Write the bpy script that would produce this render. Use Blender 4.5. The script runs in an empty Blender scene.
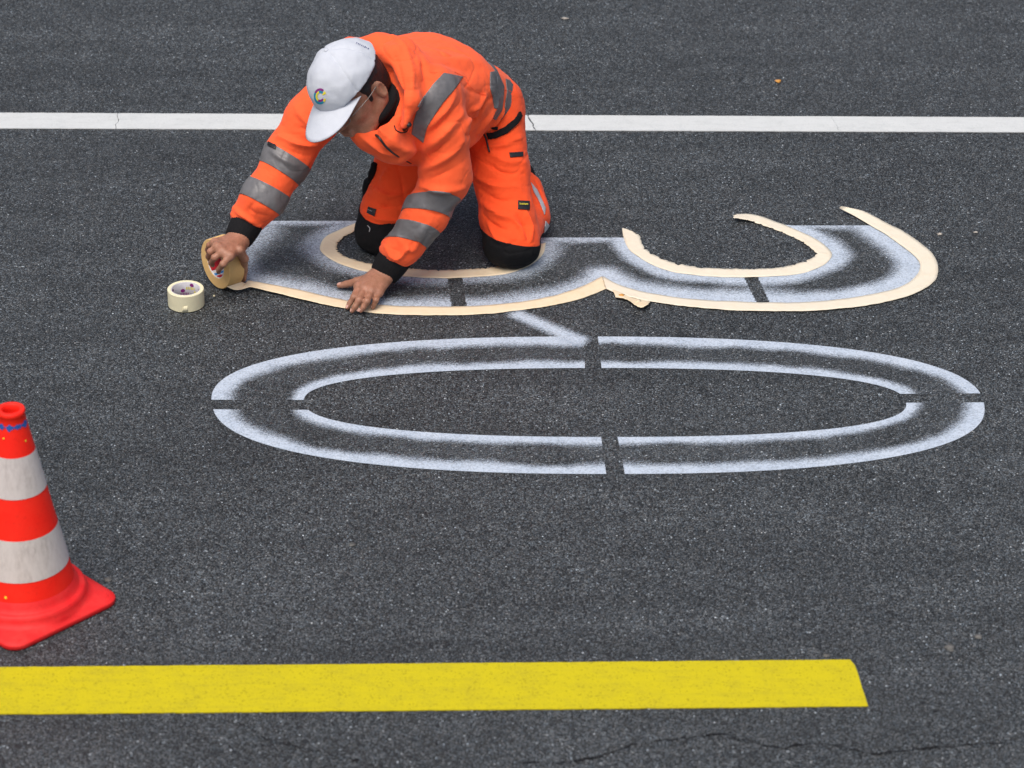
import bpy, bmesh, math, random
import numpy as np
from mathutils import Vector, noise as mnoise
from mathutils.bvhtree import BVHTree

random.seed(7)
rng = np.random.default_rng(7)
sc = bpy.context.scene
COL = sc.collection

# ------------------------------------------------------------------ camera (real place: a raised viewpoint, long lens)
F = 3500.0
TH = math.radians(29.0)
D = 9.33
CAM = np.array([0.0, -D * math.cos(TH), D * math.sin(TH)])
RIGHT = np.array([1.0, 0, 0])
UP = np.array([0, math.sin(TH), math.cos(TH)])
FWD = np.array([0, math.cos(TH), -math.sin(TH)])


def ray(u, v):
    d = FWD * F + RIGHT * (u - 512.0) + UP * (384.0 - v)
    return d / np.linalg.norm(d)


def P(u, v, Y):
    d = ray(u, v)
    return CAM + d * ((Y - CAM[1]) / d[1])


def G(u, v, z=0.0):
    d = ray(u, v)
    return CAM + d * ((z - CAM[2]) / d[2])


def nrm(v):
    v = np.asarray(v, float)
    return v / np.linalg.norm(v)


cd = bpy.data.cameras.new('camera')
cam = bpy.data.objects.new('camera', cd)
COL.objects.link(cam)
cam.location = CAM
cam.rotation_euler = (math.pi / 2 - TH, 0, 0)
cd.sensor_width = 36.0
cd.lens = 36.0 * F / 1024.0
cd.clip_end = 500
cd.dof.use_dof = True
cd.dof.focus_distance = 9.75
cd.dof.aperture_fstop = 4.5
sc.camera = cam

# ------------------------------------------------------------------ light
world = bpy.data.worlds.new('World')
sc.world = world
world.use_nodes = True
wn = world.node_tree
sky = wn.nodes.new('ShaderNodeTexSky')
sky.sky_type = 'NISHITA'
sky.sun_disc = False
SUN_EL, SUN_AZ = math.radians(66), math.radians(-155)   # azimuth from +Y towards +X
sky.sun_elevation = SUN_EL
sky.sun_rotation = SUN_AZ
sky.air_density = 1.0
sky.dust_density = 5.0
sky.ozone_density = 1.0
bg = wn.nodes['Background']
wn.links.new(sky.outputs[0], bg.inputs[0])
bg.inputs[1].default_value = 0.085
sd = bpy.data.lights.new('sun', 'SUN')
sun = bpy.data.objects.new('sun', sd)
COL.objects.link(sun)
sd.energy = 1.5
sd.angle = math.radians(45)
sd.color = (1.0, 0.97, 0.93)
sdir = Vector((math.sin(SUN_AZ) * math.cos(SUN_EL), math.cos(SUN_AZ) * math.cos(SUN_EL), math.sin(SUN_EL)))
sun.rotation_euler = sdir.to_track_quat('Z', 'Y').to_euler()
sun.location = (0, 0, 8)
vs = sc.view_settings
vs.view_transform = 'Standard'
vs.look = 'None'
vs.gamma = 1.0
vs.use_curve_mapping = False
vs.exposure = 0.68


# ------------------------------------------------------------------ node helpers
class NT:
    def __init__(self, m):
        self.t = m.node_tree
        self.n = m.node_tree.nodes
        self.l = m.node_tree.links

    def add(self, typ, **kw):
        nd = self.n.new(typ)
        for k, v in kw.items():
            setattr(nd, k, v)
        return nd

    def link(self, a, b):
        self.l.new(a, b)

    def math(self, op, a, b=None, clamp=False):
        nd = self.n.new('ShaderNodeMath')
        nd.operation = op
        nd.use_clamp = clamp
        for i, x in enumerate((a, b)):
            if x is None:
                continue
            if isinstance(x, (int, float)):
                nd.inputs[i].default_value = x
            else:
                self.l.new(x, nd.inputs[i])
        return nd.outputs[0]

    def maprange(self, x, a, b, c=0.0, d=1.0, smooth=False):
        nd = self.n.new('ShaderNodeMapRange')
        if smooth:
            nd.interpolation_type = 'SMOOTHSTEP'
        self.l.new(x, nd.inputs[0])
        for i, q in enumerate((a, b, c, d)):
            nd.inputs[1 + i].default_value = q
        return nd.outputs[0]

    def mix(self, fac, a, b, blend='MIX'):
        nd = self.n.new('ShaderNodeMix')
        nd.data_type = 'RGBA'
        nd.blend_type = blend
        for sock, x in ((nd.inputs[0], fac), (nd.inputs[6], a), (nd.inputs[7], b)):
            if isinstance(x, (int, float)):
                sock.default_value = x
            elif isinstance(x, tuple):
                sock.default_value = (*x, 1.0) if len(x) == 3 else x
            else:
                self.l.new(x, sock)
        return nd.outputs[2]

    def ramp(self, fac, stops, interp='LINEAR'):
        nd = self.n.new('ShaderNodeValToRGB')
        cr = nd.color_ramp
        cr.interpolation = interp
        while len(cr.elements) < len(stops):
            cr.elements.new(0.5)
        for e, (p, c) in zip(cr.elements, stops):
            e.position = p
            e.color = (c, c, c, 1) if isinstance(c, (int, float)) else (*c, 1)
        self.l.new(fac, nd.inputs[0])
        return nd.outputs[0]

    def noise(self, co, scale, detail=2, rough=0.5):
        nd = self.n.new('ShaderNodeTexNoise')
        nd.inputs['Scale'].default_value = scale
        nd.inputs['Detail'].default_value = detail
        nd.inputs['Roughness'].default_value = rough
        self.l.new(co, nd.inputs['Vector'])
        return nd.outputs[0]

    def voronoi(self, co, scale, feature='F1', rnd=1.0):
        nd = self.n.new('ShaderNodeTexVoronoi')
        nd.feature = feature
        nd.inputs['Scale'].default_value = scale
        nd.inputs['Randomness'].default_value = rnd
        self.l.new(co, nd.inputs['Vector'])
        return nd

    def bump(self, h, strength, dist, normal=None):
        nd = self.n.new('ShaderNodeBump')
        nd.inputs['Strength'].default_value = strength
        nd.inputs['Distance'].default_value = dist
        self.l.new(h, nd.inputs['Height'])
        if normal is not None:
            self.l.new(normal, nd.inputs['Normal'])
        return nd.outputs[0]


def new_mat(name):
    m = bpy.data.materials.new(name)
    m.use_nodes = True
    t = NT(m)
    b = t.n['Principled BSDF']
    return m, t, b


def simple_mat(name, col, rough=0.6, spec=0.4, var=0.12, vscale=40.0, bump=0.0, bscale=300.0, sheen=0.0, metallic=0.0, sss=0.0):
    m, t, b = new_mat(name)
    tc = t.add('ShaderNodeTexCoord')
    n = t.noise(tc.outputs['Object'], vscale, 4, 0.6)
    lo = tuple(c * (1 - var) for c in col)
    hi = tuple(min(1.0, c * (1 + var)) for c in col)
    c = t.mix(t.maprange(n, 0.3, 0.7), lo, hi)
    t.link(c, b.inputs['Base Color'])
    b.inputs['Roughness'].default_value = rough
    b.inputs['Specular IOR Level'].default_value = spec
    b.inputs['Metallic'].default_value = metallic
    if sheen:
        b.inputs['Sheen Weight'].default_value = sheen
        b.inputs['Sheen Roughness'].default_value = 0.5
    if sss:
        b.inputs['Subsurface Weight'].default_value = sss
        b.inputs['Subsurface Radius'].default_value = (0.01, 0.004, 0.002)
        b.inputs['Subsurface Scale'].default_value = 0.6
    if bump:
        nb = t.noise(tc.outputs['Object'], bscale, 3, 0.6)
        t.link(t.bump(nb, bump, 0.002), b.inputs['Normal'])
    return m


# ------------------------------------------------------------------ materials
def grain_nodes(t, co):
    """the aggregate of the road: stones of two sizes; returns (colour, height, stone random value)"""
    warp = t.add('ShaderNodeVectorMath', operation='ADD')
    nz = t.add('ShaderNodeTexNoise')
    nz.inputs['Scale'].default_value = 260
    nz.inputs['Detail'].default_value = 1
    t.link(co, nz.inputs['Vector'])
    sc_ = t.add('ShaderNodeVectorMath', operation='SCALE')
    sc_.inputs['Scale'].default_value = 0.004
    t.link(nz.outputs['Color'], sc_.inputs[0])
    t.link(co, warp.inputs[0])
    t.link(sc_.outputs[0], warp.inputs[1])
    v1 = t.voronoi(warp.outputs[0], 245)
    v2 = t.voronoi(warp.outputs[0], 130)
    s1 = t.add('ShaderNodeSeparateColor')
    t.link(v1.outputs['Color'], s1.inputs[0])
    s2 = t.add('ShaderNodeSeparateColor')
    t.link(v2.outputs['Color'], s2.inputs[0])
    # fine grit
    c1 = t.ramp(s1.outputs[0], [(0.0, 0.020), (0.3, 0.052), (0.7, 0.105), (0.95, 0.160), (0.988, 0.22), (1.0, 0.55)])
    c2 = t.ramp(s2.outputs[1], [(0.0, 0.022), (0.5, 0.075), (0.9, 0.120), (0.985, 0.15), (1.0, 0.30)])
    pick = t.maprange(s2.outputs[2], 0.70, 0.76)
    c = t.mix(pick, c1, c2)
    # binder between stones
    gap1 = t.maprange(v1.outputs['Distance'], 0.24, 0.68, 1.04, 0.10)
    c = t.mix(1.0, c, gap1, 'MULTIPLY')
    # stone hue: some cool some warm
    hue = t.mix(s1.outputs[2], (0.83, 1.03, 1.20), (1.05, 1.03, 0.97))
    c = t.mix(1.0, c, hue, 'MULTIPLY')
    h = t.math('ADD', t.math('MULTIPLY', t.math('SUBTRACT', 1.0, v1.outputs['Distance']), 0.6),
               t.math('ADD', t.math('MULTIPLY', s1.outputs[1], 0.7), t.math('MULTIPLY', s2.outputs[0], 0.5)))
    return c, h, s1.outputs[0], s2.outputs[2]


def make_asphalt():
    m, t, b = new_mat('asphalt')
    geo = t.add('ShaderNodeNewGeometry')
    co = geo.outputs['Position']
    c, h, r1, r2 = grain_nodes(t, co)
    big = t.noise(co, 1.1, 3, 0.55)
    mid = t.noise(co, 9.0, 4, 0.6)
    fine = t.noise(co, 60.0, 2, 0.6)
    k = t.math('MULTIPLY', t.maprange(big, 0.3, 0.7, 0.88, 1.12), t.maprange(mid, 0.3, 0.7, 0.88, 1.12))
    k = t.math('MULTIPLY', k, t.maprange(fine, 0.3, 0.7, 0.78, 1.22))
    # long faint streaks along the traffic direction
    mp = t.add('ShaderNodeMapping')
    mp.inputs['Scale'].default_value = (0.28, 2.6, 1.0)
    t.link(co, mp.inputs[0])
    st = t.noise(mp.outputs[0], 2.2, 3, 0.6)
    k = t.math('MULTIPLY', k, t.maprange(st, 0.3, 0.7, 1.06, 1.52))
    c = t.mix(1.0, c, k, 'MULTIPLY')
    # dark tarry spots
    vs_ = t.voronoi(co, 4.2)
    sp = t.math('ADD', vs_.outputs['Distance'], t.math('MULTIPLY', t.math('SUBTRACT', mid, 0.5), 0.12))
    spot = t.maprange(sp, 0.03, 0.08, 0.45, 0.0, smooth=True)
    c = t.mix(spot, c, (0.012, 0.012, 0.013))
    t.link(c, b.inputs['Base Color'])
    b.inputs['Roughness'].default_value = 0.62
    b.inputs['Specular IOR Level'].default_value = 0.35
    t.link(t.bump(h, 0.85, 0.0028), b.inputs['Normal'])
    return m


def make_linepaint(name, col, dirt, dirtamt=0.5, tex=0.35):
    m, t, b = new_mat(name)
    geo = t.add('ShaderNodeNewGeometry')
    co = geo.outputs['Position']
    g, h, r1, r2 = grain_nodes(t, co)
    n1 = t.noise(co, 14, 5, 0.65)
    n2 = t.noise(co, 160, 3, 0.6)
    mp = t.add('ShaderNodeMapping')
    mp.inputs['Scale'].default_value = (1.0, 6.0, 1.0)
    t.link(co, mp.inputs[0])
    n3 = t.noise(mp.outputs[0], 9, 4, 0.6)
    mud = t.math('MULTIPLY', t.maprange(n1, 0.42, 0.75), t.maprange(n2, 0.35, 0.65))
    mud = t.math('MULTIPLY', t.math('ADD', mud, t.math('MULTIPLY', t.maprange(n3, 0.5, 0.75), 0.5)), dirtamt, clamp=True)
    c = t.mix(mud, col, dirt)
    pit = t.math('MULTIPLY', t.maprange(r1, 0.0, 0.12, 1.0, 0.0), tex)
    c = t.mix(pit, c, tuple(x * 0.45 for x in col))
    t.link(c, b.inputs['Base Color'])
    b.inputs['Roughness'].default_value = 0.75
    b.inputs['Specular IOR Level'].default_value = 0.2
    t.link(t.bump(h, 0.5, 0.0016), b.inputs['Normal'])
    return m


def make_spray():
    """spray paint on the road: 'paint' (0..1) is how much paint landed there"""
    m, t, b = new_mat('white_spray_paint')
    geo = t.add('ShaderNodeNewGeometry')
    co = geo.outputs['Position']
    g, h, r1, r2 = grain_nodes(t, co)
    at = t.add('ShaderNodeAttribute', attribute_name='paint')
    d = at.outputs['Fac']
    n1 = t.noise(co, 330, 2, 0.6)
    n2 = t.noise(co, 12, 3, 0.6)
    thr = t.math('ADD', t.math('MULTIPLY', r1, 0.45), t.math('MULTIPLY', n1, 0.55))
    dd = t.math('ADD', d, t.math('MULTIPLY', t.math('SUBTRACT', n2, 0.5), 0.15))
    dd = t.math('ADD', dd, t.math('MULTIPLY', t.math('SUBTRACT', 0.5, thr), 0.95))
    dd = t.math('MULTIPLY', dd, t.maprange(d, 0.02, 0.12))
    mask = t.math('MULTIPLY', t.math('POWER', t.maprange(dd, 0.02, 1.0), 1.25), 0.95, clamp=True)
    col = t.mix(t.maprange(n2, 0.3, 0.7), (0.46, 0.53, 0.62), (0.525, 0.59, 0.67))
    t.link(col, b.inputs['Base Color'])
    b.inputs['Roughness'].default_value = 0.7
    t.link(t.bump(h, 0.6, 0.002), b.inputs['Normal'])
    tr = t.add('ShaderNodeBsdfTransparent')
    mx = t.add('ShaderNodeMixShader')
    t.link(mask, mx.inputs[0])
    t.link(tr.outputs[0], mx.inputs[1])
    t.link(b.outputs[0], mx.inputs[2])
    t.link(mx.outputs[0], t.n['Material Output'].inputs[0])
    return m


def make_fabric(name, col, var=0.06, bump=0.35, rough=0.8, sheen=0.15):
    m, t, b = new_mat(name)
    tc = t.add('ShaderNodeTexCoord')
    co = tc.outputs['Object']
    n = t.noise(co, 16, 4, 0.6)
    lo = tuple(c * (1 - var) for c in col)
    hi = tuple(min(1.0, c * (1 + var)) for c in col)
    t.link(t.mix(t.maprange(n, 0.3, 0.7), lo, hi), b.inputs['Base Color'])
    b.inputs['Roughness'].default_value = rough
    b.inputs['Specular IOR Level'].default_value = 0.25
    b.inputs['Sheen Weight'].default_value = sheen
    b.inputs['Sheen Roughness'].default_value = 0.5
    w = t.noise(co, 26, 3, 0.55)
    f = t.noise(co, 420, 2, 0.5)
    n1 = t.bump(w, bump, 0.010)
    t.link(t.bump(f, 0.25, 0.0008, n1), b.inputs['Normal'])
    return m


def make_cap_mat():
    m, t, b = new_mat('white_cap_cloth')
    tc = t.add('ShaderNodeTexCoord')
    co = tc.outputs['Object']
    n = t.noise(co, 30, 4, 0.6)
    t.link(t.mix(t.maprange(n, 0.3, 0.7), (0.50, 0.525, 0.575), (0.55, 0.575, 0.62)), b.inputs['Base Color'])
    b.inputs['Roughness'].default_value = 0.75
    b.inputs['Specular IOR Level'].default_value = 0.25
    w = t.noise(co, 32, 3, 0.5)
    n1 = t.bump(w, 0.25, 0.008)
    f = t.noise(co, 700, 2, 0.5)
    t.link(t.bump(f, 0.2, 0.0006, n1), b.inputs['Normal'])
    return m


def make_skin(name, col, spot):
    m, t, b = new_mat(name)
    tc = t.add('ShaderNodeTexCoord')
    co = tc.outputs['Object']
    n = t.noise(co, 45, 4, 0.6)
    n2 = t.noise(co, 220, 3, 0.6)
    c = t.mix(t.maprange(n, 0.35, 0.68), col, spot)
    c = t.mix(t.maprange(n2, 0.4, 0.7, 0, 0.35), c, tuple(x * 0.72 for x in col))
    t.link(c, b.inputs['Base Color'])
    b.inputs['Roughness'].default_value = 0.5
    b.inputs['Specular IOR Level'].default_value = 0.4
    b.inputs['Subsurface Weight'].default_value = 0.06
    b.inputs['Subsurface Radius'].default_value = (0.009, 0.003, 0.0015)
    b.inputs['Subsurface Scale'].default_value = 0.6
    w = t.voronoi(co, 260)
    n1 = t.bump(w.outputs['Distance'], 0.25, 0.0008)
    t.link(t.bump(n2, 0.4, 0.0012, t.bump(n, 0.4, 0.003, n1)), b.inputs['Normal'])
    return m


def make_tape(name, col, crease, amt=0.35):
    m, t, b = new_mat(name)
    tc = t.add('ShaderNodeTexCoord')
    co = tc.outputs['Object']
    n = t.noise(co, 28, 5, 0.65)
    n2 = t.noise(co, 300, 2, 0.5)
    c = t.mix(t.math('MULTIPLY', t.maprange(n, 0.48, 0.78), amt), col, crease)
    t.link(c, b.inputs['Base Color'])
    b.inputs['Roughness'].default_value = 0.62
    b.inputs['Specular IOR Level'].default_value = 0.3
    n1 = t.bump(n2, 0.35, 0.0008)
    t.link(t.bump(n, 0.5, 0.004, n1), b.inputs['Normal'])
    return m


def make_cone_white():
    m, t, b = new_mat('scuffed_white_sheeting')
    tc = t.add('ShaderNodeTexCoord')
    co = tc.outputs['Object']
    mp = t.add('ShaderNodeMapping')
    mp.inputs['Scale'].default_value = (1, 1, 0.35)
    t.link(co, mp.inputs[0])
    n = t.noise(mp.outputs[0], 26, 6, 0.7)
    n2 = t.noise(mp.outputs[0], 110, 4, 0.7)
    mud = t.math('MULTIPLY', t.maprange(n, 0.40, 0.70), t.maprange(n2, 0.35, 0.65))
    c = t.mix(t.math('MULTIPLY', mud, 0.65, clamp=True), (0.60, 0.55, 0.535), (0.25, 0.205, 0.19))
    t.link(c, b.inputs['Base Color'])
    b.inputs['Roughness'].default_value = 0.42
    return m


def make_cone_red(name, col, fade, amt):
    m, t, b = new_mat(name)
    tc = t.add('ShaderNodeTexCoord')
    co = tc.outputs['Object']
    n = t.noise(co, 18, 5, 0.65)
    n2 = t.noise(co, 120, 4, 0.7)
    k = t.math('MULTIPLY', t.maprange(n, 0.4, 0.72), amt)
    c = t.mix(k, col, fade)
    c = t.mix(t.math('MULTIPLY', t.maprange(n2, 0.55, 0.75), 0.35), c, tuple(x * 0.55 for x in col))
    t.link(c, b.inputs['Base Color'])
    b.inputs['Roughness'].default_value = 0.6
    b.inputs['Specular IOR Level'].default_value = 0.3
    t.link(t.bump(n2, 0.15, 0.001), b.inputs['Normal'])
    return m


M = {
    'asphalt': make_asphalt(),
    'white_line': make_linepaint('white_line_paint', (0.56, 0.575, 0.565), (0.36, 0.38, 0.37), 0.45, 0.15),
    'yellow_line': make_linepaint('yellow_line_paint', (0.535, 0.445, 0.007), (0.36, 0.30, 0.02), 0.75, 0.60),
    'spray': make_spray(),
    'orange': make_fabric('hi_vis_orange_softshell', (1.0, 0.122, 0.034), 0.04, 0.22, 0.85, 0.08),
    'orange_trouser': make_fabric('hi_vis_orange_canvas', (1.0, 0.095, 0.020), 0.05, 0.30, 0.85, 0.06),
    'reflective': simple_mat('grey_reflective_tape', (0.145, 0.14, 0.142), 0.42, 0.5, 0.15, 30, 0.25, 60),
    'reflective_pale': simple_mat('pale_reflective_tape', (0.42, 0.42, 0.43), 0.42, 0.5, 0.15, 30, 0.25, 60),
    'black': make_fabric('black_cloth', (0.007, 0.007, 0.008), 0.2, 0.5, 0.9, 0.0),
    'black_rubber': simple_mat('black_rubber', (0.012, 0.012, 0.013), 0.5, 0.5),
    'cap': make_cap_mat(),
    'skin': make_skin('skin', (0.30, 0.138, 0.080), (0.42, 0.20, 0.13)),
    'nail': simple_mat('fingernail', (0.58, 0.33, 0.26), 0.3, 0.5),
    'hair': simple_mat('dark_hair', (0.006, 0.005, 0.005), 0.55, 0.5, 0.4, 120, 0.8, 500),
    'metal': simple_mat('spectacle_metal', (0.22, 0.21, 0.20), 0.3, 0.5, metallic=0.8),
    'eye': simple_mat('eye_white', (0.7, 0.68, 0.65), 0.3),
    'tape': make_tape('cream_masking_tape', (0.73, 0.605, 0.42), (0.69, 0.46, 0.22)),
    'tape_pale': make_tape('pale_masking_tape', (0.70, 0.63, 0.50), (0.67, 0.48, 0.27), 0.22),
    'tape_roll': make_tape('kraft_tape_roll', (0.76, 0.48, 0.19), (0.66, 0.38, 0.13), 0.3),
    'tape_upright': make_tape('pale_yellow_tape_roll', (0.74, 0.68, 0.46), (0.66, 0.58, 0.36), 0.3),
    'core_pale': simple_mat('tape_core_card', (0.55, 0.53, 0.55), 0.6),
    'purple': simple_mat('purple_print', (0.22, 0.02, 0.17), 0.6),
    'teal': simple_mat('teal_print', (0.01, 0.24, 0.36), 0.6),
    'yellow': simple_mat('yellow_print', (0.75, 0.62, 0.04), 0.6),
    'red_print': simple_mat('red_print', (0.50, 0.02, 0.03), 0.5),
    'blue_print': simple_mat('blue_print', (0.05, 0.25, 0.55), 0.5),
    'white_print': simple_mat('white_print', (0.7, 0.68, 0.66), 0.5),
    'navy_print': simple_mat('navy_print', (0.03, 0.04, 0.16), 0.6),
    'cone_red': make_cone_red('orange_red_sheeting', (0.95, 0.016, 0.006), (0.95, 0.032, 0.014), 0.6),
    'cone_base': make_cone_red('faded_red_plastic', (0.72, 0.012, 0.013), (0.76, 0.040, 0.034), 0.7),
    'cone_white': make_cone_white(),
    'cone_blue': simple_mat('blue_sticker_rest', (0.02, 0.09, 0.35), 0.5),
    'leaf': simple_mat('dry_leaf', (0.60, 0.28, 0.06), 0.6),
    'chip': simple_mat('pale_stone_chip', (0.42, 0.38, 0.33), 0.7, 0.3, 0.3, 200),
    'gum': simple_mat('flattened_gum', (0.13, 0.125, 0.115), 0.75, 0.3, 0.4, 60, 0.4, 200),
    'crack': simple_mat('crack_fill_and_shade', (0.013, 0.013, 0.014), 0.9, 0.1, 0.4, 100),  # dirt fill and the shade of the crack's depth, both as one dark colour
}


# ------------------------------------------------------------------ object helpers
def link_mesh(name, V, Fc, mat, parent=None, origin=None, smooth=True):
    V = np.asarray(V, float)
    o0 = np.zeros(3) if origin is None else np.asarray(origin, float)
    me = bpy.data.meshes.new(name)
    me.from_pydata((V - o0).tolist(), [], [list(map(int, f)) for f in Fc])
    me.validate()
    me.materials.append(M[mat] if isinstance(mat, str) else mat)
    if smooth:
        me.polygons.foreach_set('use_smooth', [True] * len(me.polygons))
    o = bpy.data.objects.new(name, me)
    COL.objects.link(o)
    if parent is not None:
        o.parent = parent
    elif origin is not None:
        o.location = o0
    return o


def link_bm(name, bm, mat, parent=None, origin=None, smooth=True):
    bm.verts.ensure_lookup_table()
    bm.verts.index_update()
    V = [v.co[:] for v in bm.verts]
    Fc = [[v.index for v in f.verts] for f in bm.faces]
    bm.free()
    return link_mesh(name, np.array(V).reshape(-1, 3), Fc, mat, parent, origin, smooth)


def tag(o, label, cat, group=None, kind=None):
    if label:
        o['label'] = label
    if cat:
        o['category'] = cat
    if group:
        o['group'] = group
    if kind:
        o['kind'] = kind
    return o


def solidify(o, th, offset=-1.0):
    md = o.modifiers.new('solid', 'SOLIDIFY')
    md.thickness = th
    md.offset = offset
    return o


def crom(pts, n):
    """Catmull-Rom through pts, n samples by arc length"""
    p = np.asarray(pts, float)
    if len(p) == 2:
        return np.array([p[0] + (p[1] - p[0]) * t for t in np.linspace(0, 1, n)])
    q = np.vstack([2 * p[0] - p[1], p, 2 * p[-1] - p[-2]])
    out = []
    for i in range(1, len(q) - 2):
        for t in np.linspace(0, 1, 24, endpoint=False):
            a, b, c, d = q[i - 1], q[i], q[i + 1], q[i + 2]
            out.append(0.5 * ((2 * b) + (-a + c) * t + (2 * a - 5 * b + 4 * c - d) * t * t + (-a + 3 * b - 3 * c + d) * t ** 3))
    out.append(p[-1])
    out = np.array(out)
    s = np.concatenate([[0], np.cumsum(np.linalg.norm(np.diff(out, axis=0), axis=1))])
    tt = np.linspace(0, s[-1], n)
    return np.stack([np.interp(tt, s, out[:, k]) for k in range(out.shape[1])], 1)


def tube(pts, r, n=40, seg=8):
    pth = crom(pts, n)
    rr = np.interp(np.linspace(0, 1, n), np.linspace(0, 1, len(np.atleast_1d(r))), np.atleast_1d(r)) if np.ndim(r) else np.full(n, r)
    V, Fc = [], []
    tan = np.gradient(pth, axis=0)
    tan /= np.linalg.norm(tan, axis=1)[:, None]
    ref = nrm(np.cross(tan[0], [0.3, 0.5, 0.81]))
    for i in range(n):
        ref = nrm(ref - tan[i] * np.dot(ref, tan[i]))
        b = np.cross(tan[i], ref)
        for k in range(seg):
            a = 2 * math.pi * k / seg
            V.append(pth[i] + rr[i] * (math.cos(a) * ref + math.sin(a) * b))
    for i in range(n - 1):
        for k in range(seg):
            Fc.append((i * seg + k, i * seg + (k + 1) % seg, (i + 1) * seg + (k + 1) % seg, (i + 1) * seg + k))
    Fc.append(tuple(range(seg))[::-1])
    Fc.append(tuple((n - 1) * seg + k for k in range(seg)))
    return np.array(V), Fc


def lathe(prof, c, ax=(0, 0, 1), seg=64, closed=True):
    """profile of (radius, height) turned about axis ax through c"""
    ax = nrm(ax)
    e1 = nrm(np.cross(ax, [0.2, 0.9, 0.37]))
    e2 = np.cross(ax, e1)
    V, Fc = [], []
    n = len(prof)
    for k in range(seg):
        a = 2 * math.pi * k / seg
        e = math.cos(a) * e1 + math.sin(a) * e2
        for r, h in prof:
            V.append(np.asarray(c) + e * r + ax * h)
    for k in range(seg):
        k2 = (k + 1) % seg
        for i in range(n if closed else n - 1):
            j = (i + 1) % n
            Fc.append((k * n + i, k2 * n + i, k2 * n + j, k * n + j))
    return np.array(V), Fc


def fbm(p, s=1.0, oct=3):
    return mnoise.fractal(Vector(p) * s, 0.8, 2.0, oct, noise_basis='PERLIN_ORIGINAL')


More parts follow.
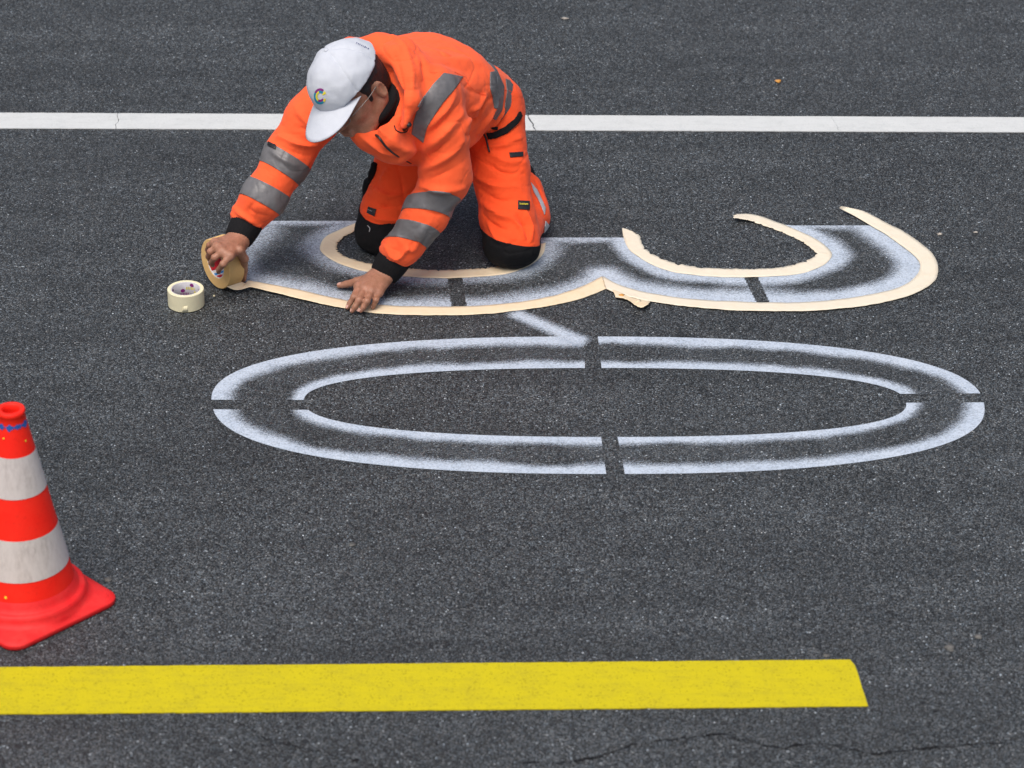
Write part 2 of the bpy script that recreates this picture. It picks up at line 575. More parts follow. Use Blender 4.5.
# ------------------------------------------------------------------ signed distance modelling
class Vol:
    def __init__(self, lo, hi, h):
        self.h = h
        self.lo = np.asarray(lo, float)
        self.n = np.ceil((np.asarray(hi, float) - self.lo) / h).astype(int) + 1
        self.f = np.full(self.n, 0.06, np.float32)
        self.ax = [(self.lo[i] + h * np.arange(self.n[i])).astype(np.float32) for i in range(3)]

    def _win(self, lo, hi):
        a = np.clip(np.floor((np.asarray(lo) - self.lo) / self.h).astype(int), 0, self.n - 1)
        b = np.clip(np.ceil((np.asarray(hi) - self.lo) / self.h).astype(int) + 1, 1, self.n)
        sl = tuple(slice(a[i], max(a[i] + 1, b[i])) for i in range(3))
        X = self.ax[0][sl[0]][:, None, None]
        Y = self.ax[1][sl[1]][None, :, None]
        Z = self.ax[2][sl[2]][None, None, :]
        return sl, X, Y, Z

    def _smin(self, sl, d, k):
        a = self.f[sl]
        if k <= 0:
            self.f[sl] = np.minimum(a, d)
        else:
            h = np.maximum(k - np.abs(a - d), 0) / k
            self.f[sl] = np.minimum(a, d) - h * h * k * 0.25

    def _smax(self, sl, d, k):
        a = self.f[sl]
        h = np.maximum(k - np.abs(a - d), 0) / max(k, 1e-6)
        self.f[sl] = np.maximum(a, d) + h * h * k * 0.25

    @staticmethod
    def _cap(X, Y, Z, a, b, ra, rb, flat=None):
        ba = b - a
        L = float(np.dot(ba, ba)) + 1e-12
        px, py, pz = X - a[0], Y - a[1], Z - a[2]
        t = np.clip((px * ba[0] + py * ba[1] + pz * ba[2]) / L, 0, 1)
        dx, dy, dz = px - t * ba[0], py - t * ba[1], pz - t * ba[2]
        q = dx * dx + dy * dy + dz * dz
        if flat is not None:
            n, s = flat
            dn = dx * n[0] + dy * n[1] + dz * n[2]
            q = q + dn * dn * (1 / (s * s) - 1)
        return (np.sqrt(q) - (ra + (rb - ra) * t)).astype(np.float32)

    def cap(self, a, b, ra, rb=None, k=0.02, flat=None, cut=False):
        a, b = np.asarray(a, float), np.asarray(b, float)
        rb = ra if rb is None else rb
        m = max(ra, rb) + k + 4 * self.h + 0.01
        sl, X, Y, Z = self._win(np.minimum(a, b) - m, np.maximum(a, b) + m)
        d = self._cap(X, Y, Z, a, b, ra, rb, flat)
        if cut:
            self._smax(sl, -d, k)
        else:
            self._smin(sl, d, k)

    def chain(self, pts, rs, k=0.02, flat=None, cut=False):
        for i in range(len(pts) - 1):
            self.cap(pts[i], pts[i + 1], rs[i], rs[i + 1], k, flat, cut)

    def ell(self, c, axes, r, k=0.02, cut=False):
        c = np.asarray(c, float)
        m = max(r) + k + 4 * self.h + 0.01
        sl, X, Y, Z = self._win(c - m, c + m)
        px, py, pz = X - c[0], Y - c[1], Z - c[2]
        k0 = 0
        k1 = 0
        for a, q in zip(axes, r):
            w = px * a[0] + py * a[1] + pz * a[2]
            k0 = k0 + (w / q) ** 2
            k1 = k1 + (w / (q * q)) ** 2
        k0 = np.sqrt(k0)
        k1 = np.sqrt(k1) + 1e-6
        d = (k0 * (k0 - 1) / k1).astype(np.float32)
        if cut:
            self._smax(sl, -d, k)
        else:
            self._smin(sl, d, k)

    def half(self, c, n, k=0.005):
        """keep the side n points away from"""
        n = nrm(n)
        X, Y, Z = self.ax[0][:, None, None], self.ax[1][None, :, None], self.ax[2][None, None, :]
        d = ((X - c[0]) * n[0] + (Y - c[1]) * n[1] + (Z - c[2]) * n[2]).astype(np.float32)
        self._smax((slice(None),) * 3, d, k)

    def mesh(self):
        f, h = self.f, self.h
        s = f < 0
        cnt = np.zeros([q - 1 for q in f.shape], np.uint8)
        off = [(i, j, k) for i in (0, 1) for j in (0, 1) for k in (0, 1)]
        for i, j, k in off:
            cnt += s[i:f.shape[0] - 1 + i, j:f.shape[1] - 1 + j, k:f.shape[2] - 1 + k]
        act = (cnt > 0) & (cnt < 8)
        idx = np.argwhere(act)
        ids = np.full(act.shape, -1, np.int32)
        ids[act] = np.arange(len(idx))
        val = {o: f[idx[:, 0] + o[0], idx[:, 1] + o[1], idx[:, 2] + o[2]] for o in off}
        acc = np.zeros((len(idx), 3))
        num = np.zeros(len(idx))
        for o in off:
            for axn in range(3):
                if o[axn]:
                    continue
                o2 = list(o)
                o2[axn] = 1
                o2 = tuple(o2)
                a, b = val[o], val[o2]
                c = (a < 0) != (b < 0)
                t = np.where(c, a / np.where(c, a - b, 1), 0)
                p = np.array(o, float)[None, :] + np.zeros((len(idx), 3))
                p[:, axn] += t
                acc[c] += p[c]
                num[c] += 1
        V = self.lo + h * (idx + acc / num[:, None])
        Fc = []
        for axn in range(3):
            sa = [slice(None)] * 3
            sb = [slice(None)] * 3
            sa[axn] = slice(0, -1)
            sb[axn] = slice(1, None)
            A, B = s[tuple(sa)], s[tuple(sb)]
            e = np.argwhere(A != B)
            u, w = [(1, 2), (2, 0), (0, 1)][axn]
            ok = (e[:, u] > 0) & (e[:, w] > 0) & (e[:, u] < act.shape[u]) & (e[:, w] < act.shape[w])
            e = e[ok]
            q = []
            for du, dw in ((0, 0), (-1, 0), (-1, -1), (0, -1)):
                c = e.copy()
                c[:, u] += du
                c[:, w] += dw
                q.append(ids[c[:, 0], c[:, 1], c[:, 2]])
            q = np.stack(q, 1)
            ins = A[e[:, 0], e[:, 1], e[:, 2]]
            q[~ins] = q[~ins][:, ::-1]
            Fc.append(q)
        Fc = np.concatenate(Fc)
        Fc = Fc[(Fc >= 0).all(1)]
        return V, Fc


def vnormals(V, Fc):
    n = np.cross(V[Fc[:, 2]] - V[Fc[:, 0]], V[Fc[:, 3]] - V[Fc[:, 1]])
    N = np.zeros_like(V)
    for k in range(4):
        np.add.at(N, Fc[:, k], n)
    return N / (np.linalg.norm(N, axis=1)[:, None] + 1e-12)


def relax(V, Fc, it=2, lam=0.5):
    E = np.concatenate([Fc[:, [i, (i + 1) % 4]] for i in range(4)])
    deg = np.zeros(len(V))
    np.add.at(deg, E[:, 0], 1)
    np.add.at(deg, E[:, 1], 1)
    for _ in range(it):
        S = np.zeros_like(V)
        np.add.at(S, E[:, 0], V[E[:, 1]])
        np.add.at(S, E[:, 1], V[E[:, 0]])
        V = V + lam * (S / deg[:, None] - V)
    return V


class Surf:
    """a modelled surface one can sculpt folds on, cast rays at and cut patches from"""

    def __init__(self, V, Fc):
        self.V, self.F = V, Fc
        self.update()

    def update(self):
        self.N = vnormals(self.V, self.F)
        self.bvh = BVHTree.FromPolygons([Vector(v) for v in self.V], self.F.tolist())

    def hit(self, u, v, lift=0.0):
        d = ray(u, v)
        loc, no, _, _ = self.bvh.ray_cast(Vector(CAM), Vector(d))
        if loc is None:
            loc, no, _, _ = self.bvh.find_nearest(Vector(CAM + d * 9.5))
        return np.array(loc) + np.array(no) * lift

    def near(self, p, lift=0.0):
        loc, no, _, _ = self.bvh.find_nearest(Vector(p))
        return np.array(loc) + np.array(no) * lift

    def sculpt(self, strokes):
        for pts, r, amp in strokes:
            amp = amp * 2.1
            w = np.array([self.hit(*p) for p in pts])
            w = crom(w, 24) if len(w) > 1 else w
            lo, hi = w.min(0) - 3 * r, w.max(0) + 3 * r
            m = np.where(((self.V > lo) & (self.V < hi)).all(1))[0]
            if not len(m):
                continue
            dist = np.linalg.norm(self.V[m][:, None, :] - w[None], axis=2)
            j = dist.argmin(1)
            dmin = dist.min(1)
            taper = np.sin(np.pi * (0.12 + 0.76 * j / max(1, len(w) - 1)))
            self.V[m] += self.N[m] * (amp * taper * (np.exp(-(dmin / r) ** 2) if amp > 0 else np.exp(-1.5 * dmin / r)))[:, None]

    def rumple(self, amp, s, oct=3, stretch=(1, 1, 1)):
        st = np.array(stretch)
        d = np.array([fbm(p * st, s, oct) for p in self.V])
        self.V += self.N * (amp * d)[:, None]

    def crease(self, amp, s, stretch=(1, 1, 1), power=7, seed=0.0):
        st = np.array(stretch)
        d = np.array([max(0.0, 1 - abs(2.2 * fbm(p * st + seed, s, 2))) ** power for p in self.V])
        m = np.array([0.5 + fbm(p + seed + 5, 6, 1) for p in self.V]).clip(0, 1)
        self.V -= self.N * (amp * d * m)[:, None]

    def patch(self, planes, lift=0.0025, centre=None, rad=None, facing=None, keep_nearest=None):
        ok = np.ones(len(self.F), bool)
        cen = self.V[self.F].mean(1)
        if centre is not None:
            ok &= np.linalg.norm(cen - centre, axis=1) < rad
        for c, n in planes:
            ok &= ((cen - c) @ nrm(n)) < 0.012
        if facing is not None:
            ok &= (self.N[self.F].mean(1) @ facing) > 0.02
        fs = self.F[ok]
        used = np.unique(fs)
        mp = {int(u): i for i, u in enumerate(used)}
        bm = bmesh.new()
        vs_ = [bm.verts.new(self.V[u] + self.N[u] * lift) for u in used]
        for f in fs:
            bm.faces.new([vs_[mp[int(i)]] for i in f])
        for c, n in planes:
            g = bm.verts[:] + bm.edges[:] + bm.faces[:]
            bmesh.ops.bisect_plane(bm, geom=g, dist=1e-6, plane_co=Vector(c), plane_no=Vector(nrm(n)), clear_outer=True)
        return bm

    @staticmethod
    def largest(bm):
        left = set(bm.faces)
        groups = []
        while left:
            f0 = left.pop()
            st, g = [f0], [f0]
            while st:
                f = st.pop()
                for e in f.edges:
                    for q in e.link_faces:
                        if q in left:
                            left.discard(q)
                            st.append(q)
                            g.append(q)
            groups.append(g)
        if len(groups) > 1:
            groups.sort(key=lambda g: sum(f.calc_area() for f in g))
            bmesh.ops.delete(bm, geom=[f for g in groups[:-1] for f in g], context='FACES')

    def pix_patch(self, poly, **kw):
        """patch under a convex outline seen from the camera position, clockwise in the picture"""
        pl = []
        for i in range(len(poly)):
            a, b = ray(*poly[i]), ray(*poly[(i + 1) % len(poly)])
            n = np.cross(a, b)
            c = ray(*np.mean(poly, axis=0))
            if np.dot(n, c) > 0:
                n = -n
            pl.append((CAM, n))
        return self.patch(pl, **kw)

# ================================================================== THE ROAD
def grid_plane(x0, x1, y0, y1, nx, ny, z=0.0):
    xs, ys = np.linspace(x0, x1, nx), np.linspace(y0, y1, ny)
    V = np.array([(x, y, z) for y in ys for x in xs])
    Fc = [(j * nx + i, j * nx + i + 1, (j + 1) * nx + i + 1, (j + 1) * nx + i) for j in range(ny - 1) for i in range(nx - 1)]
    return V, Fc


V_, F_ = grid_plane(-120, 120, -120, 120, 9, 9)
road = link_mesh('road', V_, F_, 'asphalt', smooth=False)
tag(road, 'dark grey asphalt road surface with fine pale stone grains', 'road', kind='structure')


def line_strip(name, far0, far1, near0, near1, gaps, mat, z=0.0028, jit=0.0012, endshape=None, step=0.02):
    """a flat painted band between two ground edges; gaps = [(fraction, width in m, lean, seed)]"""
    bm = bmesh.new()
    L = np.linalg.norm(far1 - far0)
    cuts = [(0.0, None)] + [(g[0], g) for g in gaps] + [(1.0, None)]
    nw = 9
    for (t0, g0), (t1, g1) in zip(cuts[:-1], cuts[1:]):
        n = max(3, int((t1 - t0) * L / step))
        rows = []
        for i in range(n + 1):
            row = []
            for j in range(nw):
                s = j / (nw - 1)
                ta, tb = t0, t1
                if g0 is not None:
                    ta = t0 + (g0[1] * (0.5 + 0.5 * fbm((s * 3, g0[3], 0), 2)) + g0[2] * (s - 0.5) + 0.006 * fbm((s * 6, g0[3], 5), 2)) / L
                if g1 is not None:
                    tb = t1 + (g1[2] * (s - 0.5) + 0.006 * fbm((s * 6, g1[3], 5), 2)) / L - 0.0004 * g1[1]
                t = ta + (tb - ta) * i / n
                if endshape is not None and t1 == 1.0:
                    t = ta + (1.0 + endshape(s) / L - ta) * i / n
                p = (far0 + (far1 - far0) * t) * (1 - s) + (near0 + (near1 - near0) * t) * s
                p = p.copy()
                if j in (0, nw - 1):
                    p[1] += jit * (fbm((p[0] * 1.0, j, 3), 60, 3) + 0.7 * fbm((p[0], j, 9), 9, 2))
                p[2] = z
                row.append(bm.verts.new(p))
            rows.append(row)
        for i in range(n):
            for j in range(nw - 1):
                bm.faces.new((rows[i][j], rows[i + 1][j], rows[i + 1][j + 1], rows[i][j + 1]))
    bmesh.ops.recalc_face_normals(bm, faces=bm.faces[:])
    if sum(f.normal.z for f in bm.faces) < 0:
        bmesh.ops.reverse_faces(bm, faces=bm.faces[:])
    o = link_bm(name, bm, mat, smooth=False)
    return solidify(o, 0.0022)


def ext(a, b, x):
    """the ground point with abscissa x on the line through a and b"""
    return a + (b - a) * ((x - a[0]) / (b[0] - a[0]))


XL, XR = -7.0, 7.0
fa, fb = G(0, 113.4), G(1024, 118.0)
na, nb = G(0, 128.9), G(1024, 132.8)
gl = []
for u, w_, lean, sd_ in ((116.5, 0.003, 0.004, 1.3), (531, 0.008, 0.022, 4.4), (835, 0.0015, 0.02, 7.1)):
    x = G(u, 122)[0]
    gl.append(((x - XL) / (XR - XL), w_, lean, sd_))
white_line = line_strip('white_lane_line', ext(fa, fb, XL), ext(fa, fb, XR), ext(na, nb, XL), ext(na, nb, XR), gl, 'white_line')
tag(white_line, 'long solid white lane line crossing the road behind the kneeling worker', 'lane line')

fa, fb = G(0, 668.0), G(852, 660.5)
na, nb = G(0, 715.0), G(868, 707.0)
ye = G(853, 660.5)


def yend(s):
    # rounded far corner, then a slanted end
    r = 0.007 * max(0.0, 1 - s / 0.09) ** 2
    return -r + 0.002 * fbm((s * 5, 0, 0), 3)


yellow_line = line_strip('yellow_lane_line', ext(fa, fb, -6.0), ye, ext(na, nb, -6.0), nb,
                         [], 'yellow_line', endshape=yend, jit=0.0016)
tag(yellow_line, 'thick bright yellow road line in front of the traffic cone with slanted end', 'road line')


# cracks in the asphalt along the front: flat ribbons, their depth shade put into the dark colour
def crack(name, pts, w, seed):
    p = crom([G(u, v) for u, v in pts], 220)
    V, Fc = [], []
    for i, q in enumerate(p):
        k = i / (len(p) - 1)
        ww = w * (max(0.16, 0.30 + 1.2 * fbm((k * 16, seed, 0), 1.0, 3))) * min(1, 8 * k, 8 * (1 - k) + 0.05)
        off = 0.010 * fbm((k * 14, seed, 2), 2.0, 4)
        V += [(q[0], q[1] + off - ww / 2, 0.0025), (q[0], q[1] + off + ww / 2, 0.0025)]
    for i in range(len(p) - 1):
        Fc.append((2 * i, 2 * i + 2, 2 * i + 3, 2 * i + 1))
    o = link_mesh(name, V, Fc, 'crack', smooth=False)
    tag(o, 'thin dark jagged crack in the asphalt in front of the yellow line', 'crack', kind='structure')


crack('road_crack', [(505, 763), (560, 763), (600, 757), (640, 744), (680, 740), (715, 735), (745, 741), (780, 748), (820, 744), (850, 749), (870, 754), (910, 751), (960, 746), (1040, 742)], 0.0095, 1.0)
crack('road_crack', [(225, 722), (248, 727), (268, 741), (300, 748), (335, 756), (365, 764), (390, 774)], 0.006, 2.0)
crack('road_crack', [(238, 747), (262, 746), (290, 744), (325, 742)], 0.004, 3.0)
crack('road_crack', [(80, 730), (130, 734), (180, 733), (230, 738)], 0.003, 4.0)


# ------------------------------------------------------------------ sprayed numerals
def seg_dist(Q, path):
    a, b = path[:-1], path[1:]
    best = np.full(len(Q), 9.0)
    for p, q in zip(a, b):
        d = q - p
        t = np.clip(((Q - p) @ d) / (d @ d + 1e-12), 0, 1)
        best = np.minimum(best, np.linalg.norm(Q - p - t[:, None] * d, axis=1))
    return best


def in_poly(Q, poly):
    x, y = Q[:, 0], Q[:, 1]
    ins = np.zeros(len(Q), bool)
    n = len(poly)
    for i in range(n):
        x1, y1 = poly[i]
        x2, y2 = poly[(i + 1) % n]
        c = ((y1 > y) != (y2 > y)) & (x < (x2 - x1) * (y - y1) / (y2 - y1 + 1e-15) + x1)
        ins ^= c
    return ins


def fall(d, w1, w2):
    t = np.clip((d - w1) / (w2 - w1), 0, 1)
    return (1 - t * t * (3 - 2 * t))


def g2(pts):
    return np.array([G(u, v)[:2] for u, v in pts])


def spray_mesh(name, V, Fc, dens, mat='spray'):
    V = np.asarray(V)
    Fc = np.asarray(Fc)
    keep = dens[Fc].max(1) > 0.05
    Fc = Fc[keep]
    used = np.unique(Fc)
    mp = np.full(len(V), -1)
    mp[used] = np.arange(len(used))
    o = link_mesh(name, V[used], mp[Fc], mat, smooth=False)
    at = o.data.attributes.new('paint', 'FLOAT', 'POINT')
    at.data.foreach_set('value', np.clip(dens[used], 0, 1).astype(np.float32))
    return o


def build_zero():
    cen_o, cen_i = (598.0, 404.0), (605.0, 403.0)

    def curve(cx, cy, a, bt, bb, n, th):
        c, s = math.cos(th), math.sin(th)
        x = a * math.copysign(abs(c) ** (2 / n), c)
        y = (bt if s > 0 else bb) * math.copysign(abs(s) ** (2 / n), s)
        u = cx + x + (-y) * 0.165 + 0.006 * (-1) * 0
        v = cy - y - 0.004 * x * 0
        return u, v

    # the four quarters of the ring (angles measured so that gaps stay open)
    V, Fc, DE = [], [], []
    ns = 26
    tt_full = np.linspace(0, 2 * math.pi, 721)
    out_px = [curve(598, 404.5, 386, 67.5, 70, 2.4, a) for a in tt_full]
    in_px = [curve(605, 403, 301, 34.5, 34.5, 2.4, a) for a in tt_full]
    po, pi = g2(out_px), g2(in_px)
    eps_h, eps_v = 0.0, 0.0
    nt = 240
    base = 0
    quads = [(0.0, math.pi / 2), (math.pi / 2, math.pi), (math.pi, 1.5 * math.pi), (1.5 * math.pi, 2 * math.pi)]
    for qi, (a0, a1) in enumerate(quads):
        aa = np.linspace(a0, a1, nt)
        # finer near the blunt ends of the figure
        for a in aa:
            o = np.array([np.interp(a, tt_full, po[:, k]) for k in range(2)])
            i_ = np.array([np.interp(a, tt_full, pi[:, k]) for k in range(2)])
            for j in range(ns):
                s = j / (ns - 1)
                V.append((*(o + (i_ - o) * s), 0.0016))
        for i in range(nt - 1):
            for j in range(ns - 1):
                b = base + i * ns + j
                Fc.append((b, b + ns, b + ns + 1, b + 1))
        base += nt * ns
    V = np.array(V)
    do, di = seg_dist(V[:, :2], po[::3]), seg_dist(V[:, :2], pi[::3])
    wob = np.array([fbm((p[0], p[1], 0), 4.5, 3) for p in V])
    wob2 = np.array([fbm((p[0], p[1], 7), 11, 2) for p in V])
    left = np.clip((-V[:, 0] - 0.1) / 0.6, 0, 1)
    w = 1 + 0.26 * wob + 0.14 * wob2
    dens = np.maximum(0.98 * fall(do, 0.023 * w, 0.071 * w + 0.010 * left), 0.98 * fall(di, 0.017 * w, 0.058 * w))
    dens = np.maximum(dens, 0.065 + 0.04 * wob)
    # outer rim slightly denser, and the ends of the strokes cut by the stencil's bridges
    gaps = [g2([(207, 400.2), (330, 400.5), (330, 410.5), (207, 409.8)]), g2([(860, 394.5), (1000, 393.8), (1000, 402.8), (860, 403.4)]),
            g2([(584, 330), (597, 330), (602, 372), (585, 372)]), g2([(600, 430), (616, 430), (626, 480), (607, 480)])]
    # build separate quarters by dropping faces in the gaps; edges cut exactly with planes
    bm = bmesh.new()
    lay = bm.verts.layers.float.new('paint')
    vs_ = []
    for p, d in zip(V, dens):
        q = bm.verts.new(p)
        q[lay] = float(min(1, max(0, d)))
        vs_.append(q)
    for f in Fc:
        try:
            bm.faces.new([vs_[i] for i in f])
        except ValueError:
            pass
    for gp in gaps:
        for a, b in ((0, 1), (1, 2), (2, 3), (3, 0)):
            e = gp[b] - gp[a]
            lo, hi = gp.min(0) - 0.03, gp.max(0) + 0.03
            loc = [f for f in bm.faces if lo[0] < f.calc_center_median().x < hi[0] and lo[1] < f.calc_center_median().y < hi[1]]
            vv = set(v for f in loc for v in f.verts)
            ee = set(x for f in loc for x in f.edges)
            bmesh.ops.bisect_plane(bm, geom=list(vv) + list(ee) + loc, dist=1e-6, plane_co=(*gp[a], 0), plane_no=(e[1], -e[0], 0))
        fl = bm.faces[:]
        c = np.array([f.calc_center_median()[:2] for f in fl])
        ins = in_poly(c, gp)
        bmesh.ops.delete(bm, geom=[f for f, k in zip(fl, ins) if k], context='FACES')
    me = bpy.data.meshes.new('sprayed_zero')
    for f in bm.faces:
        if f.normal.z < 0:
            f.normal_flip()
    bm.to_mesh(me)
    bm.free()
    me.materials.append(M['spray'])
    o = bpy.data.objects.new('sprayed_numeral', me)
    COL.objects.link(o)
    tag(o, 'white spray painted outline of a large zero on the asphalt, broken by four stencil gaps', 'road marking')


build_zero()

# edges of the tapes as they lie on the road (picture points turned into ground points)
OL_UP = [(256, 281.8), (270, 284.2), (300.6, 290), (325, 296), (347.5, 300.7), (372, 304.3), (398.6, 306), (440, 306.7), (471, 306.2), (513, 302.7), (540, 298.5), (560, 294), (583, 286), (602, 276.5)]
OL_LO = [(257, 288.4), (270, 291.5), (300.6, 299), (325, 304.6), (347.5, 309), (372, 313), (398.6, 314.6), (440, 315.4), (481.7, 314.4), (513, 311.2), (540, 307.6), (562, 303.6), (585, 297.5), (606, 289)]
OR_IN = [(603, 276.3), (618.6, 284.5), (635, 289.6), (653, 293.8), (690, 298.8), (736, 301.5), (775, 302.6), (814, 301.5), (853, 297.4), (892.5, 289.4), (912, 280), (920, 268), (916, 257.5), (900, 244.7), (885, 234), (871, 226), (858, 218), (849.5, 213.5), (840, 208.8)]
OR_OUT = [(606, 289), (616, 293), (633, 298), (653, 302), (690, 307), (736, 310.4), (795, 311.2), (834, 309.4), (873, 304.5), (912, 294.7), (933.5, 282), (938.2, 268), (931.5, 252.5), (912, 237), (899, 229), (884.7, 222), (872, 215.2), (861, 210.3), (842, 206.6)]
IL_OUT = [(364, 220), (341, 229), (327, 236), (321.7, 242), (320, 249.5), (325.6, 256), (338, 263), (357, 269.5), (380, 273.5), (410, 276.8), (440, 278.2), (461, 277.8), (492, 275.7), (513, 272.3), (531.7, 264.6), (543, 254), (546, 243)]
IL_IN = [(364, 228.5), (350, 234), (341, 240), (337, 246), (339.7, 252.6), (349, 258.2), (368, 263.3), (388, 266.5), (410, 268.7), (440, 270.2), (461, 269.8), (481.6, 268.3), (505, 265.2), (520, 260), (528, 254), (530, 246)]
IR_OUT = [(622, 228.4), (623.4, 237), (627, 246), (633, 253), (651.6, 264.4), (676, 272.6), (719, 277), (763, 276.9), (794.5, 274.6), (811.7, 270.4), (824.6, 264.5), (831.8, 256.2), (829, 249.2), (817.4, 240), (800, 231.5), (784.5, 225), (763, 217), (749.4, 213.8), (738, 214)]
IR_IN = [(628.7, 230), (639.4, 235.8), (642, 244), (646, 249), (654.4, 255), (670, 261.6), (696, 266.6), (719, 268.7), (763, 268.8), (784.5, 266.6), (806, 261), (815.3, 254.4), (808.8, 246.6), (791.6, 236.5), (776, 230.3), (763, 225.6), (752, 221.9), (741.5, 219.3), (733, 218)]


def build_three():
    o_path = crom(g2([(268, 221.5), (256, 240), (250, 248), (246, 262), (248, 275), (262, 282)] + OL_UP[2:]), 260)
    r_path = crom(g2(OR_IN), 260)
    il = crom(g2(IL_OUT), 200)
    ir = crom(g2(IR_OUT), 220)
    top = [g2([(266, 221.5), (356, 221.5)]), g2([(545, 238.2), (623, 238.2)]), g2([(788, 225.6), (884, 225.2)])]
    # region between them
    # the region itself reaches under the tapes, to the middle of each strip
    n_ = 260
    o_mid = 0.5 * (crom(g2(OL_UP), n_) + crom(g2(OL_LO), n_))
    o_mid = np.vstack([crom(g2([(268, 221.5), (256, 240), (250, 248), (246, 262), (249, 277)]), 60), o_mid])
    r_mid = 0.5 * (crom(g2(OR_IN), n_) + crom(g2(OR_OUT), n_))
    il_mid = 0.5 * (crom(g2(IL_OUT), n_) + crom(g2(IL_IN), n_))
    ir_mid = 0.5 * (crom(g2(IR_OUT), n_) + crom(g2(IR_IN), n_))
    i0 = np.argmin(np.abs(ir_mid[:60, 1] - G(600, 238.2)[1]))
    cut = G(800, 225.6)[1]
    i1 = np.where((ir_mid[:, 1] > cut) & (np.arange(n_) > 150))[0]
    i1 = i1[0] if len(i1) else n_
    j1 = np.where((r_mid[:, 1] > cut) & (np.arange(n_) > 150))[0]
    j1 = j1[0] if len(j1) else n_
    poly = np.vstack([g2([(268, 221.5), (361, 221.5)]), il_mid[3:], g2([(540, 238.2), (626, 238.2)]), ir_mid[i0:i1], r_mid[:j1][::-1], o_mid[::-1]])
    x0, y0 = poly.min(0) - 0.12
    x1, y1 = poly.max(0) + 0.06
    st = 0.0030
    nx, ny = int((x1 - x0) / st), int((y1 - y0) / st)
    V, Fc = grid_plane(x0, x1, y0, y1, nx, ny, 0.0016)
    Q = V[:, :2]
    ins = in_poly(Q, poly)
    wob = np.array([fbm((p[0], p[1], 3), 4.0, 3) for p in V])
    w = 1 + 0.35 * wob
    dens = 0.05 + 0.05 * wob
    lft = np.clip((G(285, 285)[0] - Q[:, 0]) / 0.10, 0, 1) * np.clip((Q[:, 1] - G(250, 285)[1]) / 0.08, 0, 1)
    dens = np.maximum(dens, (0.86 - 0.28 * lft) * fall(seg_dist(Q, o_path[::2]), 0.004 * w, (0.088 - 0.03 * lft) * w))
    xr = np.clip((Q[:, 0] - 0.9) / 0.3, 0, 1)
    dens = np.maximum(dens, 0.98 * fall(seg_dist(Q, r_path[::2]), (0.022 + 0.012 * xr) * w, 0.098 * w))
    dens = np.maximum(dens, 0.76 * fall(seg_dist(Q, il[::2]), 0.004 * w, 0.076 * w))
    dens = np.maximum(dens, 0.95 * fall(seg_dist(Q, ir[::2]), (0.016 + 0.03 * xr) * w, (0.070 + 0.05 * xr) * w))
    for t in top:
        dens = np.maximum(dens, 0.78 * fall(seg_dist(Q, t), 0.004 * w, 0.055 * w))
    sd = seg_dist(Q, np.vstack([poly, poly[:1]])[::1])
    edge = np.where(ins, 1.0, 0.0)
    # the left end was sprayed free-hand, so its edge is soft
    soft = (Q[:, 0] < G(262, 260)[0]) & ~ins
    edge = np.where(soft, 0.75 * fall(sd, 0.0, 0.045), edge)
    dens = dens * edge
    for gp in ([(447, 277), (462, 277), (467, 309), (452, 309)], [(743, 276), (757, 276), (770, 304), (757, 304)]):
        dens[in_poly(Q, g2(gp))] = 0
    dens[~ins & ~soft] = 0
    o = spray_mesh('sprayed_numeral', V, Fc, dens)
    tag(o, 'white spray painted outline of a large three under the masking tape', 'road marking')


build_three()

# the loose diagonal pass of the spray can
a, b = G(508, 310)[:2], G(592, 345)[:2]
L_ = np.linalg.norm(b - a)
V_, F_ = grid_plane(0, L_, -0.10, 0.10, 90, 50, 0.0024)
dens = fall(np.abs(V_[:, 1] + 0.006), 0.003, 0.042 + 0.02 * V_[:, 0]) * 0.95 * fall(np.abs(V_[:, 0] - L_ / 2), L_ * 0.36, L_ * 0.5)
e1 = (b - a) / L_
e2 = np.array([-e1[1], e1[0]])
V_[:, :2] = a + V_[:, :1] * e1 + V_[:, 1:2] * e2
streak = spray_mesh('sprayed_streak', V_, F_, dens)
tag(streak, 'short slanting white spray streak between the two sprayed numerals', 'paint streak')


